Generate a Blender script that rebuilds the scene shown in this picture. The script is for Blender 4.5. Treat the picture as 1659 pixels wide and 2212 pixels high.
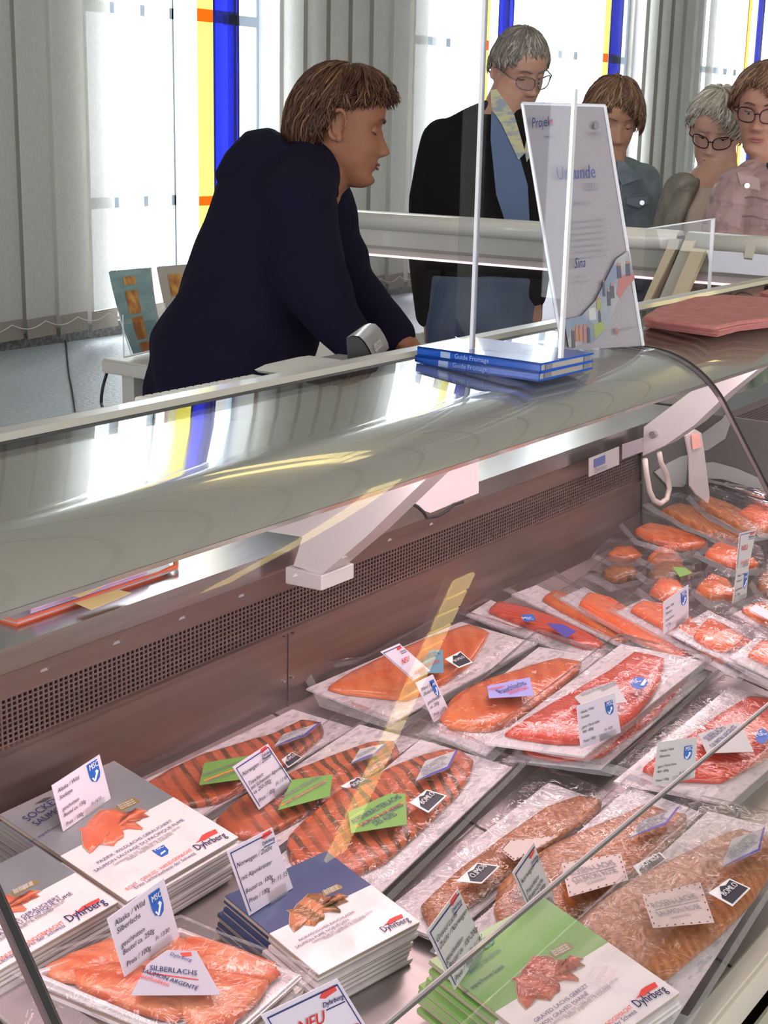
import bpy, bmesh, math, random
from mathutils import Vector, Matrix, noise
random.seed(7)
for _o in list(bpy.data.objects): bpy.data.objects.remove(_o)
SC = bpy.context.scene
COL = SC.collection
# ------------------------------------------------------------------ camera
W_, H_, F_ = 1659.0, 2212.0, 3150.0
CX, CY = 829.5, 1106.0
CAM = Vector((0, 0, 1.52))
_vp = Vector((3100 - CX, 315 - CY, F_))
Xc = _vp.normalized()                                   # world X in camera axes (x right, y down, z forward)
_n = Vector((1, math.tan(math.radians(1.3)), 0)).cross(_vp).normalized()
Zc = _n if _n.y < 0 else -_n
Yc = Zc.cross(Xc)
def c2w(v): return Vector((Xc.dot(v), Yc.dot(v), Zc.dot(v)))
RIGHT = c2w(Vector((1, 0, 0))); DOWN = c2w(Vector((0, 1, 0))); FWD = c2w(Vector((0, 0, 1)))
cd = bpy.data.cameras.new('camera'); cam = bpy.data.objects.new('camera', cd); COL.objects.link(cam)
cd.sensor_fit = 'HORIZONTAL'; cd.sensor_width = 36; cd.lens = 36 * F_ / W_
cd.clip_start = .02; cd.clip_end = 200
m = Matrix((( RIGHT.x, -DOWN.x, -FWD.x), (RIGHT.y, -DOWN.y, -FWD.y), (RIGHT.z, -DOWN.z, -FWD.z))).to_4x4()
m.translation = CAM
cam.matrix_world = m
SC.camera = cam
# ------------------------------------------------------------------ world, exposure
w = bpy.data.worlds.new('sky'); SC.world = w; w.use_nodes = True
w.node_tree.nodes['Background'].inputs[0].default_value = (.93, .97, 1, 1)
w.node_tree.nodes['Background'].inputs[1].default_value = 8.0
SC.view_settings.view_transform = 'Standard'; SC.view_settings.look = 'None'
SC.view_settings.gamma = 1; SC.view_settings.use_curve_mapping = False
SC.view_settings.exposure = 0.0
def area(name, loc, size, sizey, power, col, direction):
    l = bpy.data.lights.new(name, 'AREA'); l.shape = 'RECTANGLE'; l.size = size; l.size_y = sizey
    l.energy = power; l.color = col
    o = bpy.data.objects.new(name, l); COL.objects.link(o); o.location = loc
    o.rotation_euler = Vector(direction).to_track_quat('-Z', 'Y').to_euler()
    return o
WALLY = 7.56
# daylight entering by the windows of the far wall, and by the shop windows behind and left of the camera
for (a, b) in ((7.31, 9.23), (11.3, 15.7)):
    area('daylight', ((a + b) / 2, WALLY + .5, 2.9), b - a, 5.2, 110, (.9, .96, 1), (0, -1, -.15))
for k in range(6): area('daylight_rear', (-3.2 + 1.25 * k, -4.7, 2.3), .5, 3.2, 34, (.95, .97, 1), (.25, 1, .0))
for k in range(5): area('daylight_side', (-3.85, -2.6 + 1.7 * k, 2.3), .6, 3.2, 48, (.95, .97, 1), (1, .12, .0))
# ------------------------------------------------------------------ pixel helpers (real planes)
def ray(px, py): return c2w(Vector((px - CX, py - CY, F_)))
def P(px, py, x=None, y=None, z=None):
    d = ray(px, py)
    if z is not None: t = (z - CAM.z) / d.z
    elif y is not None: t = (y - CAM.y) / d.y
    else: t = (x - CAM.x) / d.x
    return CAM + d * t
def D(px, py, dep): return CAM + ray(px, py) * (dep / F_)
def PP(px, py, pl):                                     # plane (point, normal)
    d = ray(px, py); return CAM + d * ((pl[0] - CAM).dot(pl[1]) / d.dot(pl[1]))
DZ0, DY0, DS = .72, .43, .203
DN = Vector((0, -DS, 1)).normalized()
def deck(h): return (Vector((0, DY0, DZ0 + h)), DN)
def deckz(y): return DZ0 + (y - DY0) * DS
# ------------------------------------------------------------------ materials
MATS = {}
def M(name, col=(.8, .8, .8), rough=.5, metal=0, spec=.5, coat=0, emit=None, es=0, alpha=1, bump=None, noise_mix=None, trans=0, sheen=0):
    if name in MATS: return MATS[name]
    m = bpy.data.materials.new(name); m.use_nodes = True; nt = m.node_tree
    b = nt.nodes['Principled BSDF']
    b.inputs['Base Color'].default_value = (*col, 1); b.inputs['Roughness'].default_value = rough
    b.inputs['Metallic'].default_value = metal; b.inputs['Specular IOR Level'].default_value = spec
    b.inputs['Coat Weight'].default_value = coat; b.inputs['Coat Roughness'].default_value = .04
    b.inputs['Alpha'].default_value = alpha
    b.inputs['Transmission Weight'].default_value = trans
    b.inputs['Sheen Weight'].default_value = sheen
    if emit: b.inputs['Emission Color'].default_value = (*emit, 1); b.inputs['Emission Strength'].default_value = es
    tc = nt.nodes.new('ShaderNodeTexCoord')
    if bump:
        s, st, dist = bump
        n = nt.nodes.new('ShaderNodeTexNoise'); n.inputs['Scale'].default_value = s; n.inputs['Detail'].default_value = 4
        nt.links.new(tc.outputs['Object'], n.inputs['Vector'])
        bp = nt.nodes.new('ShaderNodeBump'); bp.inputs['Strength'].default_value = st; bp.inputs['Distance'].default_value = dist
        nt.links.new(n.outputs['Fac'], bp.inputs['Height']); nt.links.new(bp.outputs['Normal'], b.inputs['Normal'])
    if noise_mix:
        s, col2, lo, hi, stretch = noise_mix
        mp = nt.nodes.new('ShaderNodeMapping'); mp.inputs['Scale'].default_value = stretch
        nt.links.new(tc.outputs['Object'], mp.inputs['Vector'])
        n = nt.nodes.new('ShaderNodeTexNoise'); n.inputs['Scale'].default_value = s; n.inputs['Detail'].default_value = 5
        nt.links.new(mp.outputs[0], n.inputs['Vector'])
        r = nt.nodes.new('ShaderNodeValToRGB'); r.color_ramp.elements[0].position = lo; r.color_ramp.elements[1].position = hi
        r.color_ramp.elements[0].color = (*col, 1); r.color_ramp.elements[1].color = (*col2, 1)
        nt.links.new(n.outputs['Fac'], r.inputs[0]); nt.links.new(r.outputs[0], b.inputs['Base Color'])
    MATS[name] = m
    return m
def mat_thin(name, tint=(1, 1, 1), diff=0.0, dcol=(.9, .9, .92), rough=0.0, bump=None, ior=1.45, gain=1.0):
    """clear thin sheet: see-through with mirror reflection, optionally a little milky"""
    if name in MATS: return MATS[name]
    m = bpy.data.materials.new(name); m.use_nodes = True; nt = m.node_tree; nt.nodes.clear()
    out = nt.nodes.new('ShaderNodeOutputMaterial')
    tr = nt.nodes.new('ShaderNodeBsdfTransparent'); tr.inputs[0].default_value = (*tint, 1)
    gl = nt.nodes.new('ShaderNodeBsdfGlossy'); gl.inputs['Roughness'].default_value = rough
    fr = nt.nodes.new('ShaderNodeFresnel')
    ge = nt.nodes.new('ShaderNodeNewGeometry'); mr = nt.nodes.new('ShaderNodeMapRange')
    mr.inputs['To Min'].default_value = ior; mr.inputs['To Max'].default_value = 1 / ior      # same reflectance from either side
    nt.links.new(ge.outputs['Backfacing'], mr.inputs['Value']); nt.links.new(mr.outputs[0], fr.inputs['IOR'])
    mu = nt.nodes.new('ShaderNodeMath'); mu.operation = 'MULTIPLY'; mu.inputs[1].default_value = gain; mu.use_clamp = True
    nt.links.new(fr.outputs[0], mu.inputs[0])
    mx = nt.nodes.new('ShaderNodeMixShader'); nt.links.new(mu.outputs[0], mx.inputs[0])
    src = tr.outputs[0]
    if diff > 0:
        df = nt.nodes.new('ShaderNodeBsdfDiffuse'); df.inputs[0].default_value = (*dcol, 1)
        m2 = nt.nodes.new('ShaderNodeMixShader'); m2.inputs[0].default_value = diff
        nt.links.new(tr.outputs[0], m2.inputs[1]); nt.links.new(df.outputs[0], m2.inputs[2]); src = m2.outputs[0]
    nt.links.new(src, mx.inputs[1]); nt.links.new(gl.outputs[0], mx.inputs[2])
    if bump:
        s, st, dist = bump
        tc = nt.nodes.new('ShaderNodeTexCoord'); n = nt.nodes.new('ShaderNodeTexNoise')
        n.inputs['Scale'].default_value = s; n.inputs['Detail'].default_value = 3; n.inputs['Distortion'].default_value = 1.2
        nt.links.new(tc.outputs['Object'], n.inputs['Vector'])
        bp = nt.nodes.new('ShaderNodeBump'); bp.inputs['Strength'].default_value = st; bp.inputs['Distance'].default_value = dist
        nt.links.new(n.outputs['Fac'], bp.inputs['Height']); nt.links.new(bp.outputs[0], gl.inputs['Normal']); nt.links.new(bp.outputs[0], fr.inputs['Normal'])
    nt.links.new(mx.outputs[0], out.inputs[0])
    MATS[name] = m; return m
def mat_sheer(name, col, tfac, transl=.5):
    m = bpy.data.materials.new(name); m.use_nodes = True; nt = m.node_tree; nt.nodes.clear()
    out = nt.nodes.new('ShaderNodeOutputMaterial')
    tr = nt.nodes.new('ShaderNodeBsdfTransparent'); df = nt.nodes.new('ShaderNodeBsdfDiffuse'); tl = nt.nodes.new('ShaderNodeBsdfTranslucent')
    tc = nt.nodes.new('ShaderNodeTexCoord'); mp = nt.nodes.new('ShaderNodeMapping'); mp.inputs['Scale'].default_value = (60, 60, 25)
    n = nt.nodes.new('ShaderNodeTexNoise'); n.inputs['Scale'].default_value = 1; n.inputs['Detail'].default_value = 4
    nt.links.new(tc.outputs['Object'], mp.inputs[0]); nt.links.new(mp.outputs[0], n.inputs['Vector'])
    r = nt.nodes.new('ShaderNodeValToRGB'); r.color_ramp.elements[0].position = .3; r.color_ramp.elements[1].position = .7
    r.color_ramp.elements[0].color = (*[c * .9 for c in col], 1); r.color_ramp.elements[1].color = (*col, 1)
    nt.links.new(n.outputs[0], r.inputs[0]); nt.links.new(r.outputs[0], df.inputs[0]); nt.links.new(r.outputs[0], tl.inputs[0])
    a = nt.nodes.new('ShaderNodeMixShader'); a.inputs[0].default_value = transl
    nt.links.new(df.outputs[0], a.inputs[1]); nt.links.new(tl.outputs[0], a.inputs[2])
    b = nt.nodes.new('ShaderNodeMixShader'); b.inputs[0].default_value = tfac
    nt.links.new(a.outputs[0], b.inputs[1]); nt.links.new(tr.outputs[0], b.inputs[2]); nt.links.new(b.outputs[0], out.inputs[0])
    MATS[name] = m; return m
def mat_salmon(name, c1, c2, c3=None, scale=60, dist=6, bandpos=(.35, .6), direction='DIAGONAL', rough=.22, bump=.35, bscale=45, spots=None, lines=(0, 0, 0)):
    """flesh with fat lines / herb bands; wrinkled vacuum film gives the coat its relief"""
    m = bpy.data.materials.new(name); m.use_nodes = True; nt = m.node_tree; b = nt.nodes['Principled BSDF']
    tc = nt.nodes.new('ShaderNodeTexCoord')
    mp = nt.nodes.new('ShaderNodeMapping'); mp.inputs['Rotation'].default_value = lines
    nt.links.new(tc.outputs['Object'], mp.inputs[0])
    wv = nt.nodes.new('ShaderNodeTexWave'); wv.bands_direction = 'X'
    wv.inputs['Scale'].default_value = scale; wv.inputs['Distortion'].default_value = dist
    wv.inputs['Detail'].default_value = 2; wv.inputs['Detail Scale'].default_value = .6
    nt.links.new(mp.outputs[0], wv.inputs['Vector'])
    r = nt.nodes.new('ShaderNodeValToRGB'); r.color_ramp.elements[0].position = bandpos[0]; r.color_ramp.elements[1].position = bandpos[1]
    r.color_ramp.elements[0].color = (*c1, 1); r.color_ramp.elements[1].color = (*c2, 1)
    nt.links.new(wv.outputs['Fac'], r.inputs[0])
    n = nt.nodes.new('ShaderNodeTexNoise'); n.inputs['Scale'].default_value = 22; n.inputs['Detail'].default_value = 5
    nt.links.new(tc.outputs['Object'], n.inputs['Vector'])
    mx = nt.nodes.new('ShaderNodeMix'); mx.data_type = 'RGBA'
    rr = nt.nodes.new('ShaderNodeValToRGB'); rr.color_ramp.elements[0].position = .42; rr.color_ramp.elements[1].position = .68
    nt.links.new(n.outputs[0], rr.inputs[0]); nt.links.new(rr.outputs[0], mx.inputs[0])
    nt.links.new(r.outputs[0], mx.inputs[6]); mx.inputs[7].default_value = (*(c3 or c2), 1)
    nt.links.new(mx.outputs[2], b.inputs['Base Color'])
    b.inputs['Roughness'].default_value = rough; b.inputs['Coat Weight'].default_value = .38; b.inputs['Coat Roughness'].default_value = .04
    b.inputs['Subsurface Weight'].default_value = 0
    n2 = nt.nodes.new('ShaderNodeTexNoise'); n2.inputs['Scale'].default_value = bscale; n2.inputs['Detail'].default_value = 3; n2.inputs['Distortion'].default_value = 1.5
    nt.links.new(tc.outputs['Object'], n2.inputs['Vector'])
    bp = nt.nodes.new('ShaderNodeBump'); bp.inputs['Strength'].default_value = bump; bp.inputs['Distance'].default_value = .004
    nt.links.new(n2.outputs[0], bp.inputs['Height']); nt.links.new(bp.outputs[0], b.inputs['Coat Normal']); nt.links.new(bp.outputs[0], b.inputs['Normal'])
    MATS[name] = m; return m
# ------------------------------------------------------------------ object helpers
BASE = {}
def root(name, label, cat, loc=(0, 0, 0), group=None):
    o = bpy.data.objects.new(name, None); COL.objects.link(o); o.location = loc; o.empty_display_size = .05
    o['label'] = label; o['category'] = cat
    if group: o['group'] = group
    BASE[o.name] = Vector(loc); return o
def tag(o, label, cat, group=None):
    o['label'] = label; o['category'] = cat
    if group: o['group'] = group
    return o
def mesh_obj(name, verts, faces, mat, parent=None, smooth=False, loc=None, kind=None, label=None):
    me = bpy.data.meshes.new(name)
    base = BASE.get(parent.name, Vector((0, 0, 0))) if parent else (Vector(loc) if loc else None)
    if base is None:
        c = Vector((0, 0, 0)); zmin = 1e9
        for v in verts: c += Vector(v); zmin = min(zmin, v[2])
        c /= max(1, len(verts)); base = Vector((c.x, c.y, zmin))
    me.from_pydata([tuple(Vector(v) - base) for v in verts], [], faces)
    me.update()
    if smooth:
        for p in me.polygons: p.use_smooth = True
    mats = mat if isinstance(mat, (list, tuple)) else [mat]
    for q in mats: me.materials.append(q)
    o = bpy.data.objects.new(name, me); COL.objects.link(o)
    if parent: o.parent = parent
    else: o.location = base
    BASE[o.name] = base
    if kind: o['kind'] = kind
    if label: o['label'] = label
    return o
class G:
    """vertex/face collector"""
    def __init__(s): s.v = []; s.f = []
    def add(s, v, f):
        k = len(s.v); s.v += [Vector(a) for a in v]; s.f += [tuple(i + k for i in q) for q in f]; return s
    def box(s, a, b):
        x0, y0, z0 = a; x1, y1, z1 = b
        return s.add([(x0, y0, z0), (x1, y0, z0), (x1, y1, z0), (x0, y1, z0), (x0, y0, z1), (x1, y0, z1), (x1, y1, z1), (x0, y1, z1)],
                     [(3, 2, 1, 0), (4, 5, 6, 7), (0, 1, 5, 4), (1, 2, 6, 5), (2, 3, 7, 6), (3, 0, 4, 7)])
    def prism(s, pts, off):
        """closed polygon pts extruded by vector off"""
        n = len(pts); off = Vector(off)
        v = [Vector(p) for p in pts] + [Vector(p) + off for p in pts]
        f = [tuple(range(n))[::-1], tuple(range(n, 2 * n))] + [(i, (i + 1) % n, n + (i + 1) % n, n + i) for i in range(n)]
        return s.add(v, f)
    def tube(s, pts, r, n=8, caps=True):
        pts = [Vector(p) for p in pts]; rs = r if isinstance(r, (list, tuple)) else [r] * len(pts)
        v = []; f = []; prev = None
        for i, p in enumerate(pts):
            t = (pts[min(i + 1, len(pts) - 1)] - pts[max(i - 1, 0)]).normalized()
            if prev is None: a = t.orthogonal().normalized()
            else:
                a = (prev - t * prev.dot(t)); a = a.normalized() if a.length > 1e-6 else t.orthogonal().normalized()
            prev = a; b = t.cross(a)
            for k in range(n):
                th = 2 * math.pi * k / n; v.append(p + (a * math.cos(th) + b * math.sin(th)) * rs[i])
        for i in range(len(pts) - 1):
            for k in range(n):
                f.append((i * n + k, i * n + (k + 1) % n, (i + 1) * n + (k + 1) % n, (i + 1) * n + k))
        if caps: f.append(tuple(range(n))[::-1]); f.append(tuple((len(pts) - 1) * n + k for k in range(n)))
        return s.add(v, f)
    def extr(s, prof, x0, x1):
        """closed (y,z) profile swept along X"""
        return s.prism([(x0, y, z) for y, z in prof], (x1 - x0, 0, 0))
    def ell(s, c, ax, nu=16, nv=10):
        """ellipsoid centre c, three axis vectors"""
        v = []; f = []; c = Vector(c)
        for j in range(nv + 1):
            th = math.pi * j / nv
            for i in range(nu):
                ph = 2 * math.pi * i / nu
                v.append(c + ax[0] * (math.sin(th) * math.cos(ph)) + ax[1] * (math.sin(th) * math.sin(ph)) + ax[2] * math.cos(th))
        for j in range(nv):
            for i in range(nu): f.append((j * nu + i, (j + 1) * nu + i, (j + 1) * nu + (i + 1) % nu, j * nu + (i + 1) % nu))
        return s.add(v, f)
    def loft(s, secs, n=20):
        """secs: (centre, half-axis vector a, half-axis vector b); superellipse sections, capped"""
        v = []; f = []
        for c, a, b in secs:
            for k in range(n):
                th = 2 * math.pi * k / n; v.append(Vector(c) + a * math.cos(th) + b * math.sin(th))
        m_ = len(secs)
        for i in range(m_ - 1):
            for k in range(n): f.append((i * n + k, i * n + (k + 1) % n, (i + 1) * n + (k + 1) % n, (i + 1) * n + k))
        f.append(tuple(range(n))[::-1]); f.append(tuple((m_ - 1) * n + k for k in range(n)))
        return s.add(v, f)
    def obj(s, name, mat, parent=None, **k): return mesh_obj(name, s.v, s.f, mat, parent, **k)
def box(name, a, b, mat, parent=None, bevel=0, **k):
    o = G().box(a, b).obj(name, mat, parent, **k)
    if bevel: bev(o, bevel)
    return o
def bev(o, w, seg=2, ang=.6):
    bm = bmesh.new(); bm.from_mesh(o.data); bmesh.ops.recalc_face_normals(bm, faces=bm.faces[:])
    es = [e for e in bm.edges if len(e.link_faces) == 2 and e.calc_face_angle(0) > ang]
    bmesh.ops.bevel(bm, geom=es, offset=w, segments=seg, affect='EDGES', clamp_overlap=True)
    bm.to_mesh(o.data); bm.free(); return o
def fixn(o):
    bm = bmesh.new(); bm.from_mesh(o.data); bmesh.ops.recalc_face_normals(bm, faces=bm.faces[:]); bm.to_mesh(o.data); bm.free(); return o
def struct(o): o['kind'] = 'structure'; return o
TXT = {}
def text_mesh(s):
    if s in TXT: return TXT[s]
    c = bpy.data.curves.new('t', 'FONT'); c.body = s; c.size = 1; c.resolution_u = 2
    o = bpy.data.objects.new('t', c); COL.objects.link(o)
    dg = bpy.context.evaluated_depsgraph_get(); me = bpy.data.meshes.new_from_object(o.evaluated_get(dg))
    vs = [tuple(v.co) for v in me.vertices]; fs = [tuple(p.vertices) for p in me.polygons]
    bpy.data.objects.remove(o); bpy.data.curves.remove(c); bpy.data.meshes.remove(me)
    TXT[s] = (vs, fs); return TXT[s]
def text(s, p0, p1, up, mat, parent, hs=1.0, lift=.0006, name='lettering', shear=0, bold=0):
    """text laid from p0 to p1 on the plane spanned with up"""
    vs, fs = text_mesh(s)
    if not vs: return None
    x0 = min(v[0] for v in vs); x1 = max(v[0] for v in vs)
    e = Vector(p1) - Vector(p0); L = e.length; ex = e / L; up = Vector(up); n = ex.cross(up).normalized(); uy = n.cross(ex).normalized()
    if uy.dot(up) < 0: uy = -uy
    n = ex.cross(uy)
    sc = L / (x1 - x0)
    if (CAM - Vector(p0)).dot(n) < 0: n = -n
    V = [Vector(p0) + ex * ((v[0] - x0) * sc + shear * v[1] * sc) + uy * (v[1] * sc * hs) + n * lift for v in vs]
    if bold:
        o = len(V); V = V + [v + ex * bold * sc for v in V]; fs = list(fs) + [tuple(i + o for i in f) for f in fs]
    return mesh_obj(name, V, fs, mat, parent)
# ------------------------------------------------------------------ common materials
NAVY = M('navy_print', (.02, .03, .16), .6); RED = M('red_print', (.75, .06, .05), .6); BLACK = M('black_print', (.02, .02, .025), .6)
GREYP = M('grey_print', (.22, .22, .26), .6); WHITE = M('white_card', (.86, .84, .86), .5); ORANGEP = M('orange_print', (.9, .25, .05), .6)
WHITEP = M('white_print', (.9, .9, .92), .6); MSCB = M('blue_shield', (.02, .12, .5), .45)
STEEL = M('brushed_steel', (.55, .52, .51), .24, 1, noise_mix=(3, (.47, .45, .45), .3, .7, (1, 40, 40)))
CREAM = M('cream_metal', (.66, .63, .57), .35); ALU = M('pale_aluminium', (.62, .6, .56), .32, .25)
GLASS = mat_thin('display_glass', (.985, .99, .985), gain=.85)
ACRYL = mat_thin('clear_acrylic', (.94, .95, .965), gain=.38); ACEDGE = M('acrylic_edge', (.86, .88, .9), .1, 0, .8, alpha=.75)
FILM = mat_thin('clear_film', (.96, .955, .97), diff=.012, rough=.035, bump=(34, .75, .006), ior=1.45, gain=.85)
SEAL = mat_thin('sealed_film_edge', (.9, .89, .92), diff=.16, rough=.12, bump=(60, .8, .004), gain=1.2)
RUBBER = M('dark_rubber', (.02, .018, .02), .5)
# ================================================================== ROOM
FLOORM = M('floor_granite', (.50, .55, .60), .45, bump=(38, .55, .01), noise_mix=(30, (.62, .66, .70), .35, .65, (1, 1, 1)))
WALLM = M('wall_paint', (.50, .47, .43), .8); CEILM = M('ceiling_panel_white', (.50, .485, .45), .7)
DARKST = M('dark_stone', (.13, .13, .13), .6, noise_mix=(40, (.3, .3, .3), .4, .7, (1, 1, 1)))
struct(box('floor', (-4, -5, -.05), (24, WALLY, 0), FLOORM, loc=(0, 0, 0)))
struct(box('wall_back_of_shop', (-4, -5.1, 0), (24, -5, 6.0), WALLM, loc=(0, 0, 0)))['label'] = 'plain wall behind the customers'
bpy.data.objects['wall_back_of_shop'].name = 'wall_front'
struct(box('wall_left', (-4.1, -5, 0), (-4, WALLY, 6.0), WALLM, loc=(0, 0, 0)))
struct(box('wall_right', (24, -5, 0), (24.1, WALLY, 6.0), WALLM, loc=(0, 0, 0)))
# ceiling of wide lamella panels running towards the windows, open joints between them
ce = struct(box('ceiling', (-4, -5, 6.03), (24, WALLY, 6.08), M('ceiling_void', (.05, .05, .05), .9), loc=(0, 0, 6.0)))
xk = -4
pm = None
while xk < 12:
    if pm is None:
        o = box('ceiling_panel', (xk, -5, 6.0), (xk + .62, WALLY, 6.02), CEILM, ce); pm = o; x00 = xk
    else:
        o = pm.copy(); COL.objects.link(o); o.location = pm.location + Vector((xk - x00, 0, 0)); o.parent = ce
    xk += .7
box('ceiling_field', (12, -5, 6.0), (24, WALLY, 6.02), CEILM, ce)
# window wall: piers, sill, head
WIN = [(7.31, 9.23), (11.3, 15.68), (17.6, 21.0)]
xs = [-4]; 
g = G()
edges = [-4] + [q for w_ in WIN for q in w_] + [24]
for i in range(0, len(edges), 2): g.box((edges[i], WALLY + .02, 0), (edges[i + 1], WALLY + .32, 6.05))
for a, b in WIN: g.box((a, WALLY + .02, 0), (b, WALLY + .32, .06)); g.box((a, WALLY + .02, 5.65), (b, WALLY + .32, 6.05))
struct(g.obj('wall_windows', WALLM, loc=(0, WALLY, 0)))
struct(box('baseboard_windows', (-4, WALLY - .02, 0), (24, WALLY + .02, .1), DARKST, loc=(0, WALLY, 0)))
FRAME = M('window_frame', (.42, .5, .6), .4)
YEL = mat_thin('yellow_glass', (.62, .57, .21), gain=.6); BLU = mat_thin('blue_glass', (.078, .095, .5), gain=.6)
ORA = mat_thin('orange_glass', (.6, .17, .03), gain=.6); DBL = mat_thin('dark_blue_glass', (.055, .063, .2), gain=.6)
OEDGE = mat_thin('orange_edge_glass', (.47, .22, .09), gain=.6); WGL = mat_thin('window_glass', (.97, .99, 1))
strips = [((8.25, 8.556), (8.556, 8.85)), ((12.2, 12.5), (12.66, 12.95)), ((14.71, 15.02), (15.03, 15.33)), ((18.92, 19.17), (19.2, 19.5))]
for wi, (a, b) in enumerate(WIN):
    wr = bpy.data.objects.new('window_%d' % (wi + 1), None); COL.objects.link(wr); wr.location = (a, WALLY + .1, .06); wr['kind'] = 'structure'
    BASE[wr.name] = Vector(wr.location)
    y0, y1 = WALLY + .08, WALLY + .14
    for x in (a, b - .06): box('frame_jamb', (x, y0, .06), (x + .06, y1, 5.65), FRAME, wr)
    segs = []; cur = a + .06
    for (p_, q_), (p2, q2) in strips:
        if a < p_ < b: segs.append((cur, p_)); cur = q2
    segs.append((cur, b - .06))
    for z in (.06, .885, 2.205, 3.56, 4.89, 5.6):
        for u0, u1 in segs: box('frame_rail', (u0, y0, z), (u1, y1, z + (.075 if .5 < z < 5 else .05)), FRAME, wr)
    if wi == 0: ms = [7.81, 8.22, 8.9]
    elif wi == 1: ms = [12.05, 13.0, 13.8, 14.55]
    else: ms = [18.3, 19.7, 20.4]
    for x in ms: box('mullion', (x, y0, .11), (x + .035, y1, 5.6), FRAME, wr)
    box('pane', (a + .06, WALLY + .105, .11), (b - .06, WALLY + .109, 5.6), WGL, wr)
for si, ((a, b), (c, d)) in enumerate(strips):
    sr = root('coloured_glass_band', ['tall yellow and blue glass band behind the woman in the navy hoodie', 'tall yellow and blue glass band behind the man in the dark sweater', 'tall yellow and blue glass band above the woman in the denim jacket', 'tall yellow and blue glass band above the woman in the pink jacket'][si], 'stained glass', (a, WALLY - .02, .1), 'yellow and blue glass bands at the windows')
    yy = WALLY - .02
    for z0, z1 in ((.12, .88), (.95, 2.2), (2.29, 3.55), (3.64, 4.88), (4.97, 5.65)):
        box('yellow_pane', (a + .035, yy, z0), (b, yy + .004, z1), YEL, sr)
        box('blue_pane', (c + .02, yy, z0), (d - .02, yy + .004, z1), BLU, sr)
    for z0, z1 in ((.88, .95), (2.2, 2.29), (3.55, 3.64), (4.88, 4.97)):
        box('orange_crossing', (a + .035, yy, z0), (b, yy + .004, z1), ORA, sr)
        box('dark_blue_crossing', (c + .02, yy, z0), (d - .02, yy + .004, z1), DBL, sr)
    box('dark_blue_border', (d - .02, yy, .12), (d, yy + .004, 5.65), DBL, sr)
    box('dark_blue_border', (c, yy, .12), (c + .02, yy + .004, 5.65), DBL, sr)
    box('orange_border', (a, yy, .12), (a + .035, yy + .004, 5.65), OEDGE, sr)
# vertical blinds: one lamella after the other, each with its weight pocket and the chain linking them
SLAT = mat_sheer('blind_fabric', (.86, .84, .78), .04, .3)
SLATW = mat_sheer('blind_fabric_sheer', (.78, .77, .74), .42, .6)
POCK = mat_sheer('blind_pocket', (.47, .42, .36), .0, .15)
CHAIN = M('white_chain', (.75, .73, .7), .4)
def blind(label, x0, x1, pitch, skip=()):
    r = root('vertical_blind', label, 'blind', (x0, WALLY - .16, .09), 'vertical blinds along the window wall')
    box('head_rail', (x0, WALLY - .2, 5.68), (x1, WALLY - .14, 5.74), ALU, r)
    x = x0; k = 0; first = {}
    while x < x1 - .05:
        if not any(a - .02 < x + pitch / 2 < b + .02 for a, b in skip):
            inwin = any(a - .02 < x + pitch * .5 < b + .02 for a, b in WIN)
            key = inwin
            g = G(); n = 6; ww = pitch * 1.04
            tw = .05
            vs = []; vp = []
            for j in range(n + 1):
                u = j / n; yy = WALLY - .18 + tw * (u - .5) + .008 * math.sin(u * math.pi)
                vs += [(x + u * ww, yy, .22), (x + u * ww, yy, 5.7)]; vp += [(x + u * ww, yy - .004, .09), (x + u * ww, yy - .004, .22)]
            fs = [(2 * j, 2 * j + 2, 2 * j + 3, 2 * j + 1) for j in range(n)]
            s_ = mesh_obj('slat', vs, fs, SLATW if inwin else SLAT, r, smooth=True)
            mesh_obj('weight_pocket', vp, fs, POCK, s_, smooth=True)
            gg = G(); gg.tube([(x + ww * .5 + pitch * q / 6, WALLY - .22, .2 - .04 * math.sin(math.pi * q / 6)) for q in range(7)], .0035, 5); gg.obj('bottom_chain', CHAIN, s_)
        x += pitch; k += 1
    return r
blind('cream vertical blind left of the yellow glass band, above the brochure table', 5.05, 8.22, .288)
blind('cream vertical blind between the navy hoodie woman and the man', 8.86, 12.12, .296)
blind('cream vertical blind behind the customers\' heads', 12.96, 18.9, .33, ((14.6, 15.35),))
blind('cream vertical blind at the far right edge', 19.52, 21.4, .33)
# ceiling lamps (their louvres mirror in the counter glass)
LAMPE = M('lamp_louvre', (1, .85, .4), .4, emit=(1, .80, .32), es=7)
LAMPB = M('lamp_housing', (.8, .78, .7), .4)
def strip_lamp(label, x, y0, y1, hw=.085):
    r = root('ceiling_lamp', label, 'lamp', (x, (y0 + y1) / 2, 2.94), 'long ceiling lamps')
    box('housing', (x - .1, y0, 2.96), (x + .1, y1, 3.0), LAMPB, r)
    g = G(); k = 0; y = y0 + .01
    while y < y1 - .05: g.box((x - hw, y, 2.944), (x + hw, y + .085, 2.956)); y += .1
    g.obj('louvre_light', LAMPE, r, kind='stuff')
    for yy in (y0 + .3, y1 - .3): G().tube([(x, yy, 3.0), (x, yy, 6.0)], .003, 6).obj('suspension_wire', STEEL, r)
    return r
strip_lamp('long louvred ceiling lamp above the far counter, nearer the windows', 3.4, 1.35, 2.5, .045)
strip_lamp('long louvred ceiling lamp above the far counter, nearer the customers', 3.4, -1.25, .3, .07)
strip_lamp('long louvred ceiling lamp over the customer side', 5.45, -3.7, -1.9)
r = root('round_ceiling_lamp', 'round ring ceiling lamp above the customers', 'lamp', (6.05, 1.15, 2.93))
g = G(); rr = [(.16, .34)]
vs = []; fs = []; n = 32
for k in range(n):
    t = 2 * math.pi * k / n
    for q in (.17, .36): vs.append((6.05 + q * math.cos(t), 1.15 + q * math.sin(t), 2.94))
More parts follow.
